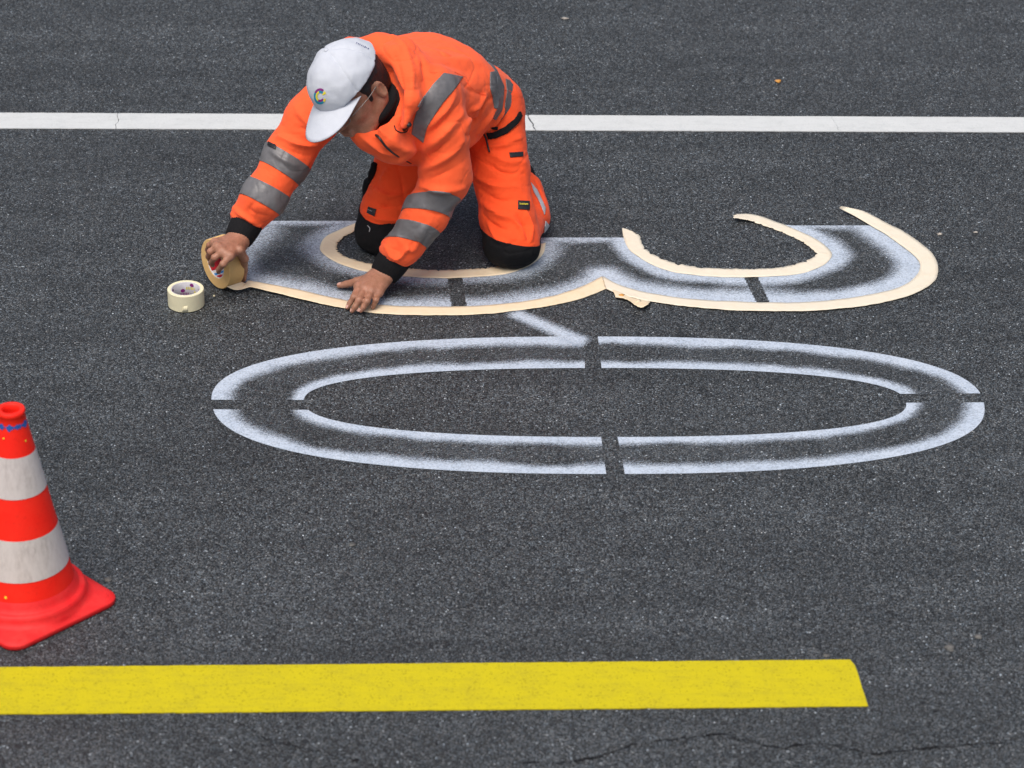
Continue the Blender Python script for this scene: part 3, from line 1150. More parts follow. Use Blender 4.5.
# ------------------------------------------------------------------ masking tape strips
def tape_strip(name, outer, inner, n, mat, jag_inner=0.002, lift=None, torn=(0, 0), z=0.0024, seed=0.0, pre=None):
    ga = crom([(*G(u, v), 0) for u, v in outer], n)
    gb = crom([(*G(u, v), 0) for u, v in inner], n)

    def raise_to(g, zz):
        p = g[:3]
        return p + (CAM - p) * (zz / CAM[2])

    m = 6
    A = [raise_to(ga[i], z + (lift(i / (n - 1), 0.0) if lift else 0)) for i in range(n)]
    B = [raise_to(gb[i], z + (lift(i / (n - 1), 1.0) if lift else 0)) for i in range(n)]
    rows = []
    for i in range(n):
        row = []
        k = i / (n - 1)
        jg = jag_inner * max(0, fbm((i * 0.11, seed, 0), 1.7, 3) + 0.25 * (1 if (i % 9) < 2 else -0.3))
        for j in range(m):
            s = j / (m - 1)
            p = A[i] * (1 - s) + B[i] * s
            w = B[i] - A[i]
            w = w / np.linalg.norm(w)
            if j == m - 1:
                p = p - w * jg * 3
            p[2] += 0.0012 * (0.5 + fbm((p[0], p[1], seed), 18, 2)) + 0.0026 * s * abs(fbm((k * 42, s, seed), 1, 2)) * (1 if jag_inner > 0.002 else 0.4)
            row.append(p)
        rows.append(row)
    rows = np.array(rows)
    t0 = nrm(rows[0, 0] - rows[1, 0])
    t1 = nrm(rows[-1, 0] - rows[-2, 0])
    for j in range(m):
        rows[0, j] += t0 * torn[0] * (0.5 + fbm((j * 0.9, seed, 1), 1.0, 2)) * [0.4, 1, 0.2, 0.9, 0.1, 0.6][j]
        rows[-1, j] += t1 * torn[1] * (0.5 + fbm((j * 0.9, seed, 2), 1.0, 2)) * [0.9, 0.2, 1.0, 0.3, 0.8, 0.1][j]
    if pre is not None:
        rows = np.concatenate([pre(m), rows])
    nn = len(rows)
    Fc = [(i * m + j, (i + 1) * m + j, (i + 1) * m + j + 1, i * m + j + 1) for i in range(nn - 1) for j in range(m - 1)]
    bm = bmesh.new()
    vs_ = [bm.verts.new(p) for p in rows.reshape(-1, 3)]
    for f in Fc:
        bm.faces.new([vs_[i] for i in f])
    bm.normal_update()
    if sum(f.normal.z for f in bm.faces) < 0:
        bmesh.ops.reverse_faces(bm, faces=bm.faces[:])
    o = link_bm(name, bm, mat)
    return solidify(o, 0.0004)


# the roll in his right hand: it stands on its rim, its axis level
R_AX = nrm([-0.79, -0.61, 0.0])
R_E = nrm(np.cross([0, 0, 1], -R_AX))           # level direction in the plane of the disc
if R_E[0] < 0:
    R_E = -R_E
R_R, R_W, R_C = 0.0725, 0.050, 0.042
R_CEN = G(215.3, 265.3, R_R) - R_AX * R_W / 2
R_CEN[2] = R_R + 0.004


def lerp_(a, b, t):
    return a + (b - a) * t


def peel(m):
    """tape coming off the roll, turning down and flat under the thumb"""
    up0, lo0 = G(*OL_UP[0], 0.0024 + 0.009), G(*OL_LO[0], 0.0024 + 0.009)
    end = 0.5 * (up0 + lo0)
    wend = lo0 - up0
    ang = math.radians(-42)
    p0 = R_CEN + (R_R + 0.0008) * (math.cos(ang) * R_E + math.sin(ang) * np.array([0, 0, 1]))
    tan = math.sin(-ang) * R_E * -1 - math.cos(ang) * np.array([0, 0, 1])
    p1 = lerp_(p0, end, 0.3) + np.array([0, 0, -0.007])
    sdir = nrm(G(275, 288) - G(257, 285))
    p2 = end - sdir * 0.022 + np.array([0, 0, 0.0005])
    pth = crom([p0, p1, p2, end], 26)
    pth[-1] = end
    w0 = R_AX * R_W * 0.98
    out = []
    for i in range(25):
        k = i / 25.0
        kk = min(1.0, k * 1.35)
        kk = kk * kk * (3 - 2 * kk)
        w = nrm(w0 * (1 - kk) + wend * kk) * (R_W * (1 - kk) + np.linalg.norm(wend) * kk)
        out.append([pth[i] - w / 2 + w * j / (m - 1) for j in range(m)])
    return np.array(out)


def lift_left(k, s):
    d = max(0.0, 1 - k / 0.30)
    return 0.009 * d ** 1.2


ts = tape_strip('masking_tape_strip', OL_UP, OL_LO, 240, 'tape', 0.0003, lift_left, (0, 0.004), seed=1, pre=peel)
tag(ts, 'freshly unrolled masking tape strip running from the roll under the flat hand to the notch', 'masking tape', 'masking tape strips on the road')


def lift_end(k, s):
    return 0.016 * max(0, (k - 0.90) / 0.10) ** 1.5 * (0.4 + 0.6 * s)


ts = tape_strip('masking_tape_strip', OR_IN, OR_OUT, 300, 'tape_pale', 0.0006, lift_end, (0.002, 0.012), z=0.0040, seed=2)
tag(ts, 'long masking tape strip bending round the outer right end of the three', 'masking tape', 'masking tape strips on the road')
ts = tape_strip('masking_tape_strip', IL_OUT, IL_IN, 260, 'tape', 0.004, None, (0.004, 0.004), seed=3)
tag(ts, 'curved masking tape strip the worker kneels on', 'masking tape', 'masking tape strips on the road')
ts = tape_strip('masking_tape_strip', IR_OUT, IR_IN, 280, 'tape_pale', 0.004, lift_end, (0.006, 0.014), seed=4)
tag(ts, 'hook shaped masking tape strip inside the right bowl of the three, with torn ends', 'masking tape', 'masking tape strips on the road')
# the torn scrap sticking out under the joint
sc_o = [(612, 288.5), (622, 293), (634, 297.6), (650, 301)]
sc_i = [(616, 297.6), (624.5, 299), (640, 307.6), (648, 304.6)]
ts = tape_strip('masking_tape_scrap', sc_o, sc_i, 30, 'tape', 0.004, lambda k, s: 0.010 * s * (0.4 + k), (0.003, 0.004), z=0.0030, seed=5)
tag(ts, 'small torn scrap of masking tape sticking out below the notch in the three', 'tape scrap')



# ------------------------------------------------------------------ tape rolls
def empty(name, loc):
    o = bpy.data.objects.new(name, None)
    COL.objects.link(o)
    o.location = loc
    o.empty_display_size = 0.1
    return o


def ring_profile(ro, ri, w, ch=0.0015):
    h = w / 2
    return [(ro - ch, -h), (ro, -h + ch), (ro, h - ch), (ro - ch, h), (ri + ch, h), (ri, h - ch), (ri, -h + ch), (ri + ch, -h)]


def core_patch(c, ax, r, a0, a1, h0, h1, e1, n=12):
    """a printed patch on the inner face of a core: angles from e1 about ax"""
    ax = nrm(ax)
    e1 = nrm(np.asarray(e1) - ax * np.dot(e1, ax))
    e2 = np.cross(ax, e1)
    V, Fc = [], []
    for i in range(n + 1):
        a = a0 + (a1 - a0) * i / n
        e = math.cos(a) * e1 + math.sin(a) * e2
        V += [np.asarray(c) + e * r + ax * h0, np.asarray(c) + e * r + ax * h1]
    for i in range(n):
        Fc.append((2 * i, 2 * i + 1, 2 * i + 3, 2 * i + 2))
    return np.array(V), Fc


held = empty('tape_roll', R_CEN - np.array([0, 0, R_R]))
tag(held, 'orange brown masking tape roll standing on its rim under the gripping hand', 'tape roll')
o0 = R_CEN - np.array([0, 0, R_R])
V_, F_ = lathe(ring_profile(R_R, R_C, R_W), R_CEN, R_AX, 80)
link_mesh('tape_winding', V_, F_, 'tape_roll', held, o0, smooth=False)
V_, F_ = lathe(ring_profile(R_C + 0.0005, R_C - 0.002, R_W * 0.96, 0.0005), R_CEN, R_AX, 80)
core = link_mesh('core', V_, F_, 'white_print', held, o0, smooth=True)
# print on the far wall of the core as seen through the hole: bands of red, blue and letters
back = R_E
rc = R_C - 0.0024
for a0, a1, mt in ((-3.1, -2.2, 'red_print'), (-2.2, -1.95, 'white_print'), (-1.95, -1.72, 'blue_print'), (-1.66, -0.62, 'red_print'), (-0.58, -0.36, 'blue_print'),
                   (-0.3, 0.75, 'red_print'), (0.8, 1.05, 'blue_print'), (1.1, 2.1, 'red_print'), (2.15, 2.4, 'blue_print')):
    V_, F_ = core_patch(R_CEN, R_AX, rc, a0, a1, -R_W * 0.42, R_W * 0.44, back)
    link_mesh('core_print', V_, F_, mt, held, o0)


def text_mesh(body, size, shear=0.0, extrude=0.0, bold=0.0):
    cu = bpy.data.curves.new('txt', 'FONT')
    cu.body = body
    cu.size = size
    cu.shear = shear
    cu.align_x = 'CENTER'
    cu.align_y = 'CENTER'
    cu.offset = bold
    cu.extrude = extrude
    cu.resolution_u = 4
    ob = bpy.data.objects.new('txt', cu)
    COL.objects.link(ob)
    dg = bpy.context.evaluated_depsgraph_get()
    me = bpy.data.meshes.new_from_object(ob.evaluated_get(dg))
    bm = bmesh.new()
    bm.from_mesh(me)
    bmesh.ops.triangulate(bm, faces=bm.faces[:])
    V = np.array([v.co[:] for v in bm.verts])
    bm.verts.index_update()
    Fc = [[v.index for v in f.verts] for f in bm.faces]
    bm.free()
    bpy.data.objects.remove(ob)
    bpy.data.curves.remove(cu)
    return V, Fc


def wrap_core(V, c, ax, r, e1, a_mid, flip=1):
    """wrap flat lettering on the inside of a core"""
    ax = nrm(ax)
    e1 = nrm(np.asarray(e1) - ax * np.dot(e1, ax))
    e2 = np.cross(ax, e1)
    out = []
    for x, y, z in V:
        a = a_mid + flip * x / r
        out.append(np.asarray(c) + (math.cos(a) * e1 + math.sin(a) * e2) * r + ax * y)
    return np.array(out)


for am in (-1.14, 0.22, 1.6):
    V_, F_ = text_mesh('tesa', 0.030, bold=0.0006)
    link_mesh('core_lettering', wrap_core(V_, R_CEN, R_AX, rc - 0.0006, back, am, -1), F_, 'white_print', held, o0, smooth=False)

# the pale roll lying flat on the road
U_R, U_W = 0.0505, 0.050
U_C = G(186, 297, U_W / 2)
U_C[2] = U_W / 2 + 0.002
uc0 = U_C - np.array([0, 0, U_W / 2])
flat = empty('tape_roll', uc0)
tag(flat, 'pale cream masking tape roll lying flat on the asphalt, purple dots printed inside its core', 'tape roll')
V_, F_ = lathe(ring_profile(U_R, 0.0405, U_W), U_C, (0, 0, 1), 80)
link_mesh('tape_winding', V_, F_, 'tape_upright', flat, uc0, smooth=False)
V_, F_ = lathe(ring_profile(0.041, 0.0385, U_W * 0.97, 0.0005), U_C, (0, 0, 1), 80)
link_mesh('core', V_, F_, 'core_pale', flat, uc0)
for a, h in ((math.pi * 0.92, 0.012), (math.pi * 0.60, -0.001), (math.pi * 0.08, 0.013), (math.pi * 0.38, 0.016), (math.pi * 1.25, 0.008), (math.pi * 1.7, 0.010)):
    V, Fc = [], []
    for k in range(20):
        q = 2 * math.pi * k / 20
        aa = a + 0.0062 * math.cos(q) / 0.0383
        V.append(U_C + 0.0380 * np.array([math.cos(aa), math.sin(aa), 0]) + np.array([0, 0, h + 0.0055 * math.sin(q)]))
    link_mesh('core_print', V, [tuple(range(20))], 'purple', flat, uc0)
for am, mt, h in ((1.35, 'yellow', 0.006), (1.85, 'purple', -0.012), (0.75, 'yellow', -0.004)):
    V, Fc = [], []
    for k in range(6):
        for x, y in ((0, 0), (0.0022, 0), (0.0036, 0.008), (0.0014, 0.008)):
            aa = am - (0.0045 * (k - 2.5) + x) / 0.0379
            V.append(U_C + np.array([0.0379 * math.cos(aa), 0.0379 * math.sin(aa), h + y - 0.004]))
        Fc.append((4 * k, 4 * k + 1, 4 * k + 2, 4 * k + 3))
    link_mesh('core_print', V, Fc, mt, flat, uc0, smooth=False)
# loose end of the tape on its side
V, Fc = [], []
for i in range(9):
    a = math.radians(-98 + 2.2 * i)
    rr = U_R + 0.0006 + 0.0022 * (1 - i / 8) ** 2
    hh = (0.020 if i > 2 else 0.006 + 0.006 * i)
    V += [U_C + np.array([rr * math.cos(a), rr * math.sin(a), -0.024]), U_C + np.array([rr * math.cos(a), rr * math.sin(a), -0.024 + hh])]
for i in range(8):
    Fc.append((2 * i, 2 * i + 2, 2 * i + 3, 2 * i + 1))
solidify(link_mesh('loose_tape_end', V, Fc, 'tape_upright', flat, uc0), 0.0004)

# ------------------------------------------------------------------ traffic cone
CC = G(26, 602)
CC[2] = 0.0
cone = empty('traffic_cone', CC)
tag(cone, 'red and white striped traffic cone standing at the left above the yellow line', 'traffic cone')


def rrect(half, r, z, n=28, rot=0.0, bulge=0.0):
    pts = []
    for q in range(4):
        cx = (half - r) * (1 if q in (0, 3) else -1)
        cy = (half - r) * (1 if q in (0, 1) else -1)
        for k in range(n):
            a = math.pi / 2 * q + math.pi / 2 * k / (n - 1)
            pts.append((cx + r * math.cos(a), cy + r * math.sin(a), z))
        a = math.pi / 2 * (q + 1)
        ex, ey = cx + r * math.cos(a), cy + r * math.sin(a)
        for k in range(1, 24):
            pts.append((ex + (-math.sin(a)) * 2 * (half - r) * k / 24, ey + math.cos(a) * 2 * (half - r) * k / 24, z))
    p = np.array(pts)
    c, s = math.cos(rot), math.sin(rot)
    x, y = p[:, 0].copy(), p[:, 1].copy()
    p[:, 0], p[:, 1] = c * x - s * y, s * x + c * y
    return p


e_r = G(113, 601) - G(12, 650)
rot = math.atan2(e_r[1], e_r[0])
half = 0.164
loops = []
for hf, rr, z in ((half - 0.002, 0.040, 0.001), (half, 0.042, 0.003), (half, 0.042, 0.012), (half - 0.0015, 0.040, 0.0145), (half - 0.012, 0.045, 0.0175)):
    loops.append(rrect(hf, rr, z, rot=rot))
nl = len(loops[0])


def circ_like(rad, z, ref):
    a = np.arctan2(ref[:, 1], ref[:, 0])
    return np.stack([rad * np.cos(a), rad * np.sin(a), np.full(len(a), z)], 1)


ref = loops[-1]
loops.append(0.7 * circ_like(0.153, 0.022, ref) + 0.3 * np.concatenate([ref[:, :2], np.full((nl, 1), 0.022)], 1))
for r, z in ((0.1495, 0.026), (0.1475, 0.037), (0.1445, 0.0445), (0.140, 0.048), (0.1345, 0.048), (0.1295, 0.051), (0.126, 0.060), (0.1185, 0.072)):
    loops.append(circ_like(r, z, ref))
V = np.concatenate(loops) + CC
Fc = []
for i in range(len(loops) - 1):
    for k in range(nl):
        k2 = (k + 1) % nl
        Fc.append((i * nl + k, i * nl + k2, (i + 1) * nl + k2, (i + 1) * nl + k))
Fc.append(tuple(range(nl))[::-1])
link_mesh('base', V, Fc, 'cone_base', cone, CC)
# round moulding marks on the corners of the base
for q in range(4):
    a = rot + math.pi / 4 + q * math.pi / 2
    c = CC + np.array([0.182 * math.cos(a), 0.182 * math.sin(a), 0.0178])
    prof = []
    V_, F_ = lathe([(0.0165, -0.004), (0.0165, 0.0006), (0.013, 0.0012), (0.0125, 0.0002), (0.008, 0.0003), (0.0075, 0.0012), (0.004, 0.0012), (0.0035, -0.004)], c - np.array([0, 0, 0.0005]), (0, 0, 1), 24)
    link_mesh('moulding_mark', V_, F_, 'cone_base', cone, CC)

H_T = 0.533


def crad(z):
    return 0.1215 + (0.0290 - 0.1215) * (z - 0.055) / (H_T - 0.055)


def cone_shell(name, z0, z1, lift, mat, n=14):
    zs = np.linspace(z0, z1, n)
    prof = [(crad(z) + lift, z) for z in zs]
    V_, F_ = lathe(prof, CC, (0, 0, 1), 72, closed=False)
    return link_mesh(name, V_, F_, mat, cone, CC)


prof = [(crad(z), z) for z in np.linspace(0.053, H_T - 0.014, 24)] + [(0.0325, H_T - 0.013), (0.0335, H_T - 0.008), (0.0325, H_T - 0.001), (0.0300, H_T), (0.0235, H_T), (0.0205, H_T - 0.003), (0.0200, H_T - 0.014), (0.030, 0.40), (0.10, 0.06)]
V_, F_ = lathe(prof, CC, (0, 0, 1), 72, closed=True)
link_mesh('cone_body', V_, F_, 'cone_red', cone, CC)


def zof(v):
    """height on the axis seen at picture row v"""
    d = ray(26, v)
    k = (CC[1] - CAM[1]) / d[1]
    return float(CAM[2] + d[2] * k)


for v0, v1 in ((485, 448), (559, 522)):
    cone_shell('white_band', zof(v0), zof(v1), 0.0012, 'cone_white')
# remains of a blue sticker and specks of yellow paint round the neck
V, Fc = [], []
n = 60
for i in range(n + 1):
    a = math.radians(-165 + 160 * i / n)
    zm = 0.5005 + 0.003 * fbm((i * 0.21, 3, 0), 1.0, 2)
    hw_ = 0.0065 * max(0.12, 0.75 + 1.1 * fbm((i * 0.16, 8, 0), 1.0, 3))
    for z in (zm - hw_, zm + hw_):
        r = crad(z) + 0.0012
        V.append(CC + np.array([r * math.cos(a), r * math.sin(a), z]))
for i in range(n):
    Fc.append((2 * i, 2 * i + 2, 2 * i + 3, 2 * i + 1))
link_mesh('sticker_rest', V, Fc, 'cone_blue', cone, CC)
for a, z, s in ((-40, 0.462, 0.0028), (-112, 0.474, 0.0026), (-104, 0.085, 0.0035)):
    a = math.radians(a)
    V = []
    for k in range(9):
        q = 2 * math.pi * k / 9
        zz = z + s * math.sin(q) * (0.7 + 0.5 * random.random())
        aa = a + s * math.cos(q) * (0.7 + 0.5 * random.random()) / crad(z)
        r = crad(zz) + 0.0013
        V.append(CC + np.array([r * math.cos(aa), r * math.sin(aa), zz]))
    link_mesh('paint_speck', V, [tuple(range(9))], 'yellow', cone, CC)


# ------------------------------------------------------------------ small things lying on the road
def flake(name, u, v, w, h, mat, label, cat, lift=0.004, seed=0, kind=None, fold=0.3):
    c = G(u, v)
    n = 14
    ring = []
    for k in range(n):
        a = 2 * math.pi * k / n
        r = 0.75 + 0.4 * fbm((math.cos(a) * 1.3 + seed, math.sin(a) * 1.3, seed), 1.0, 2)
        ring.append((c[0] + w / 2 * math.cos(a) * r, c[1] + h / 2 * math.sin(a) * r, 0.002 + lift * (0.5 + 0.5 * math.sin(a * 2 + seed)) * fold))
    V = ring + [(c[0], c[1], 0.002 + lift)]
    Fc = [(k, (k + 1) % n, n) for k in range(n)]
    o = link_mesh(name, V, Fc, mat)
    solidify(o, 0.001)
    tag(o, label, cat, kind=kind)
    return o


flake('dry_leaf', 778, 82.5, 0.026, 0.020, 'leaf', 'tiny orange dry leaf lying alone beyond the white line', 'leaf', 0.008, 1, fold=0.8)
flake('paper_scrap', 565, 19, 0.030, 0.014, 'chip', 'small pale scrap lying on the asphalt at the far edge of the view', 'litter', 0.004, 2)
flake('stone_chip', 940, 235, 0.024, 0.014, 'chip', 'larger pale stone chip beside the right end of the masked three', 'stone chip', 0.006, 3)
flake('stone_chip', 976, 233, 0.022, 0.010, 'chip', 'flatter pale stone chip farthest right beyond the masked three', 'stone chip', 0.004, 4)
flake('debris_speck', 214, 296.5, 0.010, 0.010, 'tape_upright', 'tiny yellowish speck on the asphalt between the two tape rolls', 'speck', 0.003, 5)
flake('tape_shred', 621.5, 297.5, 0.034, 0.020, 'leaf', 'orange brown torn tape shred at the notch between the two tape strips', 'tape shred', 0.010, 11, fold=0.6)
flake('tape_shred', 638, 304.5, 0.030, 0.026, 'tape', 'cream torn tape shred curling up beside the notch scrap', 'tape shred', 0.012, 12, fold=0.8)
flake('gum_spot', 950, 648, 0.030, 0.040, 'gum', 'flattened grey gum spot right of the end of the yellow line', 'gum spot', 0.001, 6)
flake('gum_spot', 978, 637, 0.024, 0.026, 'gum', 'smaller grey gum spot nearest the right edge, above the yellow line', 'gum spot', 0.001, 7)
flake('gum_spot', 108, 580, 0.024, 0.030, 'gum', 'grey gum spot beside the base of the traffic cone', 'gum spot', 0.001, 8)
flake('gum_spot', 827, 656, 0.022, 0.018, 'gum', 'pale gum spot touching the far edge of the yellow line', 'gum spot', 0.001, 9)
flake('gum_spot', 352, 545, 0.020, 0.022, 'gum', 'faint gum spot on open asphalt between the zero and the yellow line', 'gum spot', 0.001, 10)


# ================================================================== THE WORKER
PO = G(450, 240)
PO[2] = 0.0
person = empty('person', PO)
tag(person, 'road worker in orange hi vis clothing and white cap kneeling over the masking tape', 'person')

HL, HR = P(491, 106, 0.97), P(428, 98, 1.02)
MH = (HL + HR) / 2
LS, RS = P(441, 98, 0.60), P(338, 80, 0.78)
SC = (LS + RS) / 2
KL, KR = P(511, 239, 0.715), P(381, 229, 0.81)
AL, AR = P(520, 186, 1.08), P(398, 178, 1.18)
EL, ER = P(446, 176, 0.585), P(288, 156, 0.70)
WL, WR = G(384, 273, 0.058), P(238, 241, 0.575)
HC = P(352, 88, 0.54)                       # middle of the skull
hu = nrm(-0.46 * RIGHT + 0.68 * UP - 0.57 * FWD)   # crown of the head
hw = nrm(-0.20 * RIGHT - 0.73 * UP - 0.66 * FWD)   # where the face points
hw = nrm(hw - hu * np.dot(hw, hu))
hs = np.cross(hu, hw)                       # his left
_a = math.radians(22)
hw = nrm(hw * math.cos(_a) - hs * math.sin(_a))
hs = np.cross(hu, hw)
hax = (hw, hs, hu)


def hp(f, s, u):
    return HC + hw * f + hs * s + hu * u


tor = nrm(SC - MH)
sax = nrm(LS - RS)
hipx = nrm(HL - HR)


def lerp(a, b, t):
    return a + (b - a) * t


# hands, joint by joint (finger: knuckle, two joints, tip)
def gz(u, v, z):
    return G(u, v, z)


LH = {
    'index': [gz(358.5, 287, .044), gz(354, 297, .038), gz(350, 303, .022), gz(347.5, 307.5, .012)],
    'middle': [gz(364.5, 289, .047), gz(359, 300, .041), gz(355, 307, .024), gz(352.2, 311.0, .012)],
    'ring': [gz(371.5, 291.5, .045), gz(367, 301, .039), gz(363.5, 307, .023), gz(361.0, 310.8, .012)],
    'little': [gz(379, 292.5, .039), gz(376, 300, .033), gz(374, 304.5, .020), gz(372.5, 307.5, .011)],
    'thumb': [gz(371, 279, .045), gz(357, 281.5, .033), gz(347, 284, .020), gz(339.5, 285.5, .014)],
}
RH = {
    'index': [gz(229.5, 256.5, .152), gz(223.2, 264.0, .140), gz(218.8, 269.5, .108), gz(218.5, 272, .084)],
    'middle': [gz(222.5, 252.0, .160), gz(214.5, 257.5, .148), gz(211.2, 263, .115), gz(212.5, 265, .090)],
    'ring': [gz(217.0, 247.5, .162), gz(210.5, 251.5, .152), gz(208.2, 256.5, .122), gz(209.8, 260, .096)],
    'little': [gz(214.5, 243, .160), gz(209.3, 245, .152), gz(207.2, 249.5, .126), gz(208.5, 254, .104)],
    'thumb': [gz(239.5, 250, .150), gz(244.2, 259, .112), gz(244.2, 270, .060), gz(243.4, 279.5, .018)],
}


def add_hand(vol, H, wrist, fore):
    rad = {'index': (.0105, .0090, .0078, .0066), 'middle': (.0108, .0092, .0080, .0068), 'ring': (.0102, .0088, .0076, .0064), 'little': (.0092, .0076, .0066, .0056), 'thumb': (.0135, .0112, .0100, .0082)}
    d = nrm(wrist - fore)
    kn = [H[n][0] for n in ('index', 'middle', 'ring', 'little')]
    across = nrm(kn[0] - kn[3])
    wpts = [wrist + across * .016, wrist + across * .006, wrist - across * .006, wrist - across * .016]
    for w, k, r in zip(wpts, kn, (.0150, .0155, .0150, .0135)):
        vol.cap(w, k, .0175, r * 0.86, 0.016)
    for i in range(3):
        vol.cap(kn[i], kn[i + 1], .0115, .0105, 0.008)
    vol.cap(lerp(wrist, kn[0], .25), H['thumb'][1], .0160, .0110, .016)
    for n in ('index', 'middle', 'ring', 'little', 'thumb'):
        p = H[n]
        r = rad[n]
        for i in range(3):
            vol.cap(p[i], p[i + 1], r[i], r[i + 1], 0.0035 if i else 0.006)
        if n != 'thumb':
            # knuckle, and the tendon behind it
            nb = lerp(p[0], kn[1], 0.0)
            vol.ell(p[0] + np.array([0, 0, .0035]), np.eye(3), (.0085, .0085, .0085), 0.006)
            vol.cap(p[0] + np.array([0, 0, .004]), lerp(p[0], wrist, .65) + np.array([0, 0, .011]), .0050, .0035, 0.012)
        vol.ell(lerp(p[1], p[2], 0.02), np.eye(3), (r[1] * 1.06,) * 3, 0.004)
    vol.cap(wrist, lerp(wrist, fore, 0.5), .0235, .029, 0.02)


def build_body():
    lo = np.min([HC - .16, WR - .1, MH - .25, KL - .12, AL - .1, G(345, 312) - .05], axis=0)
    hi = np.max([HC + .16, AL + .2, AR + .2, HL + .2, SC + .2, KL + .1], axis=0)
    lo[2] = -0.01
    vol = Vol(lo, hi, 0.0027)
    # trunk
    up_b = nrm(np.cross(hipx, tor))
    if up_b[2] < 0:
        up_b = -up_b
    mid = (MH + SC) / 2 + up_b * 0.02
    for s in (-1, 1):
        vol.chain([MH + hipx * .065 * s, mid + nrm(hipx + sax) * .062 * s, SC + sax * .075 * s], [.088, .082, .068], .05)
    vol.chain([MH, mid, SC], [.10, .095, .085], .05)
    for h, kn, an, s in ((HL, KL, AL, 1), (HR, KR, AR, -1)):
        vol.chain([h, kn, an], [.072, .050, .036], .02)
        toe = an + nrm(an - kn) * np.array([1, 1, 0]) * 0.11 + np.array([-0.01, 0, -0.01])
        toe[2] = 0.035
        vol.chain([an, toe], [.035, .025], .02)
    for sh, el, wr, H in ((LS, EL, WL, LH), (RS, ER, WR, RH)):
        cf = P(396, 257, .547) if wr is WL else P(247.5, 222, .625)
        vol.chain([sh, el, cf, wr], [.036, .038, .031, .026], .02)
        add_hand(vol, H, wr, cf)
    # neck and head
    vol.chain([SC + tor * .02, hp(-0.035, 0, -0.075), hp(-0.012, 0, -0.03)], [.060, .052, .050], .025)
    vol.ell(hp(-0.008, 0, 0.022), hax, (.098, .078, .098), 0.02)
    vol.ell(hp(0.030, 0, -0.040), hax, (.066, .061, .078), 0.03)          # face
    vol.ell(hp(0.042, 0, -0.098), hax, (.042, .040, .030), 0.03)          # chin
    for s in (-1, 1):
        vol.cap(hp(0.050, .030 * s, -0.102), hp(-0.020, .058 * s, -0.060), .016, .018, 0.025)     # jaw
        vol.ell(hp(0.066, .036 * s, -0.034), hax, (.020, .022, .018), 0.02)    # cheek bone
        vol.cap(hp(0.086, .010 * s, 0.014), hp(0.074, .044 * s, 0.012), .011, .009, 0.015)      # brow
        vol.ell(hp(0.093, .031 * s, -0.008), hax, (.015, .017, .011), 0.010, cut=True)          # eye socket
        vol.ell(hp(0.080, .031 * s, -0.008), hax, (.0125, .0135, .0120), 0.003)                 # eyeball
        # ear
        e0 = hp(-0.012, .077 * s, -0.020)
        eo = nrm(hs * s * 0.55 - hw * 0.75)
        ex = nrm(np.cross(eo, hu))
        vol.ell(e0 + eo * .010, (eo, ex, nrm(hu - hw * .15)), (.016, .0070, .029), 0.006)
        vol.ell(e0 + eo * .013 + hs * s * .007, (eo, ex, hu), (.010, .0065, .019), 0.004, cut=True)
        vol.ell(hp(0.101, .011 * s, -0.046), hax, (.010, .009, .009), 0.008)                    # nostril wing
    vol.chain([hp(0.088, 0, 0.004), hp(0.104, 0, -0.024), hp(0.114, 0, -0.044)], [.008, .010, .012], 0.012)
    vol.cap(hp(0.094, -.014, -0.074), hp(0.094, .014, -0.074), .0085, .0085, 0.006)             # lips
    vol.cap(hp(0.092, -.012, -0.084), hp(0.092, .012, -0.084), .0085, .0085, 0.006)
    vol.cap(hp(0.103, -.020, -0.079), hp(0.103, .020, -0.079), .0022, .0022, 0.003, cut=True)
    V, Fc = vol.mesh()
    V = relax(V, Fc, 1, 0.4)
    V[:, 2] = np.maximum(V[:, 2], 0.0045)
    return Surf(V, Fc)


BODY = build_body()
body = link_mesh('body', BODY.V, BODY.F, 'skin', person, PO)
tag(body, None, None)

# finger nails
for H in (LH, RH):
    for n in ('index', 'middle', 'ring', 'little', 'thumb'):
        p = H[n]
        ax = nrm(p[3] - p[2])
        upn = nrm(np.array([0, -0.25, 1.0]) - ax * np.dot(ax, np.array([0, -0.25, 1.0])))
        sd_ = np.cross(ax, upn)
        V, Fc = [], []
        w, l = (.0052, .0062) if n != 'thumb' else (.0066, .0075)
        for i in range(5):
            for j in range(5):
                a, b_ = (i - 2) / 2, (j - 2) / 2
                q = p[3] + ax * (0.001 + l * a * (1 - 0.15 * b_ * b_)) + sd_ * w * b_ * (1 - 0.18 * max(0, a)) + upn * 0.010
                V.append(BODY.near(q, 0.0007))
        for i in range(4):
            for j in range(4):
                Fc.append((i * 5 + j, (i + 1) * 5 + j, (i + 1) * 5 + j + 1, i * 5 + j + 1))
        link_mesh('fingernail', V, Fc, 'nail', body, PO)

# eyes: iris discs, brows, hair
for s in (-1, 1):
    V_, F_ = lathe([(0.0001, 0.0), (0.0055, 0.0), (0.0055, 0.0008), (0.0001, 0.0012)], hp(0.0915, .031 * s, -0.010), hw, 16)
    link_mesh('iris', V_, F_, 'hair', body, PO)
    V_, F_ = tube([hp(0.098, .012 * s, 0.015), hp(0.094, .030 * s, 0.020), hp(0.082, .048 * s, 0.014)], [.002, .004, .0015], 12, 8)
    link_mesh('eyebrow', V_, F_, 'hair', body, PO)


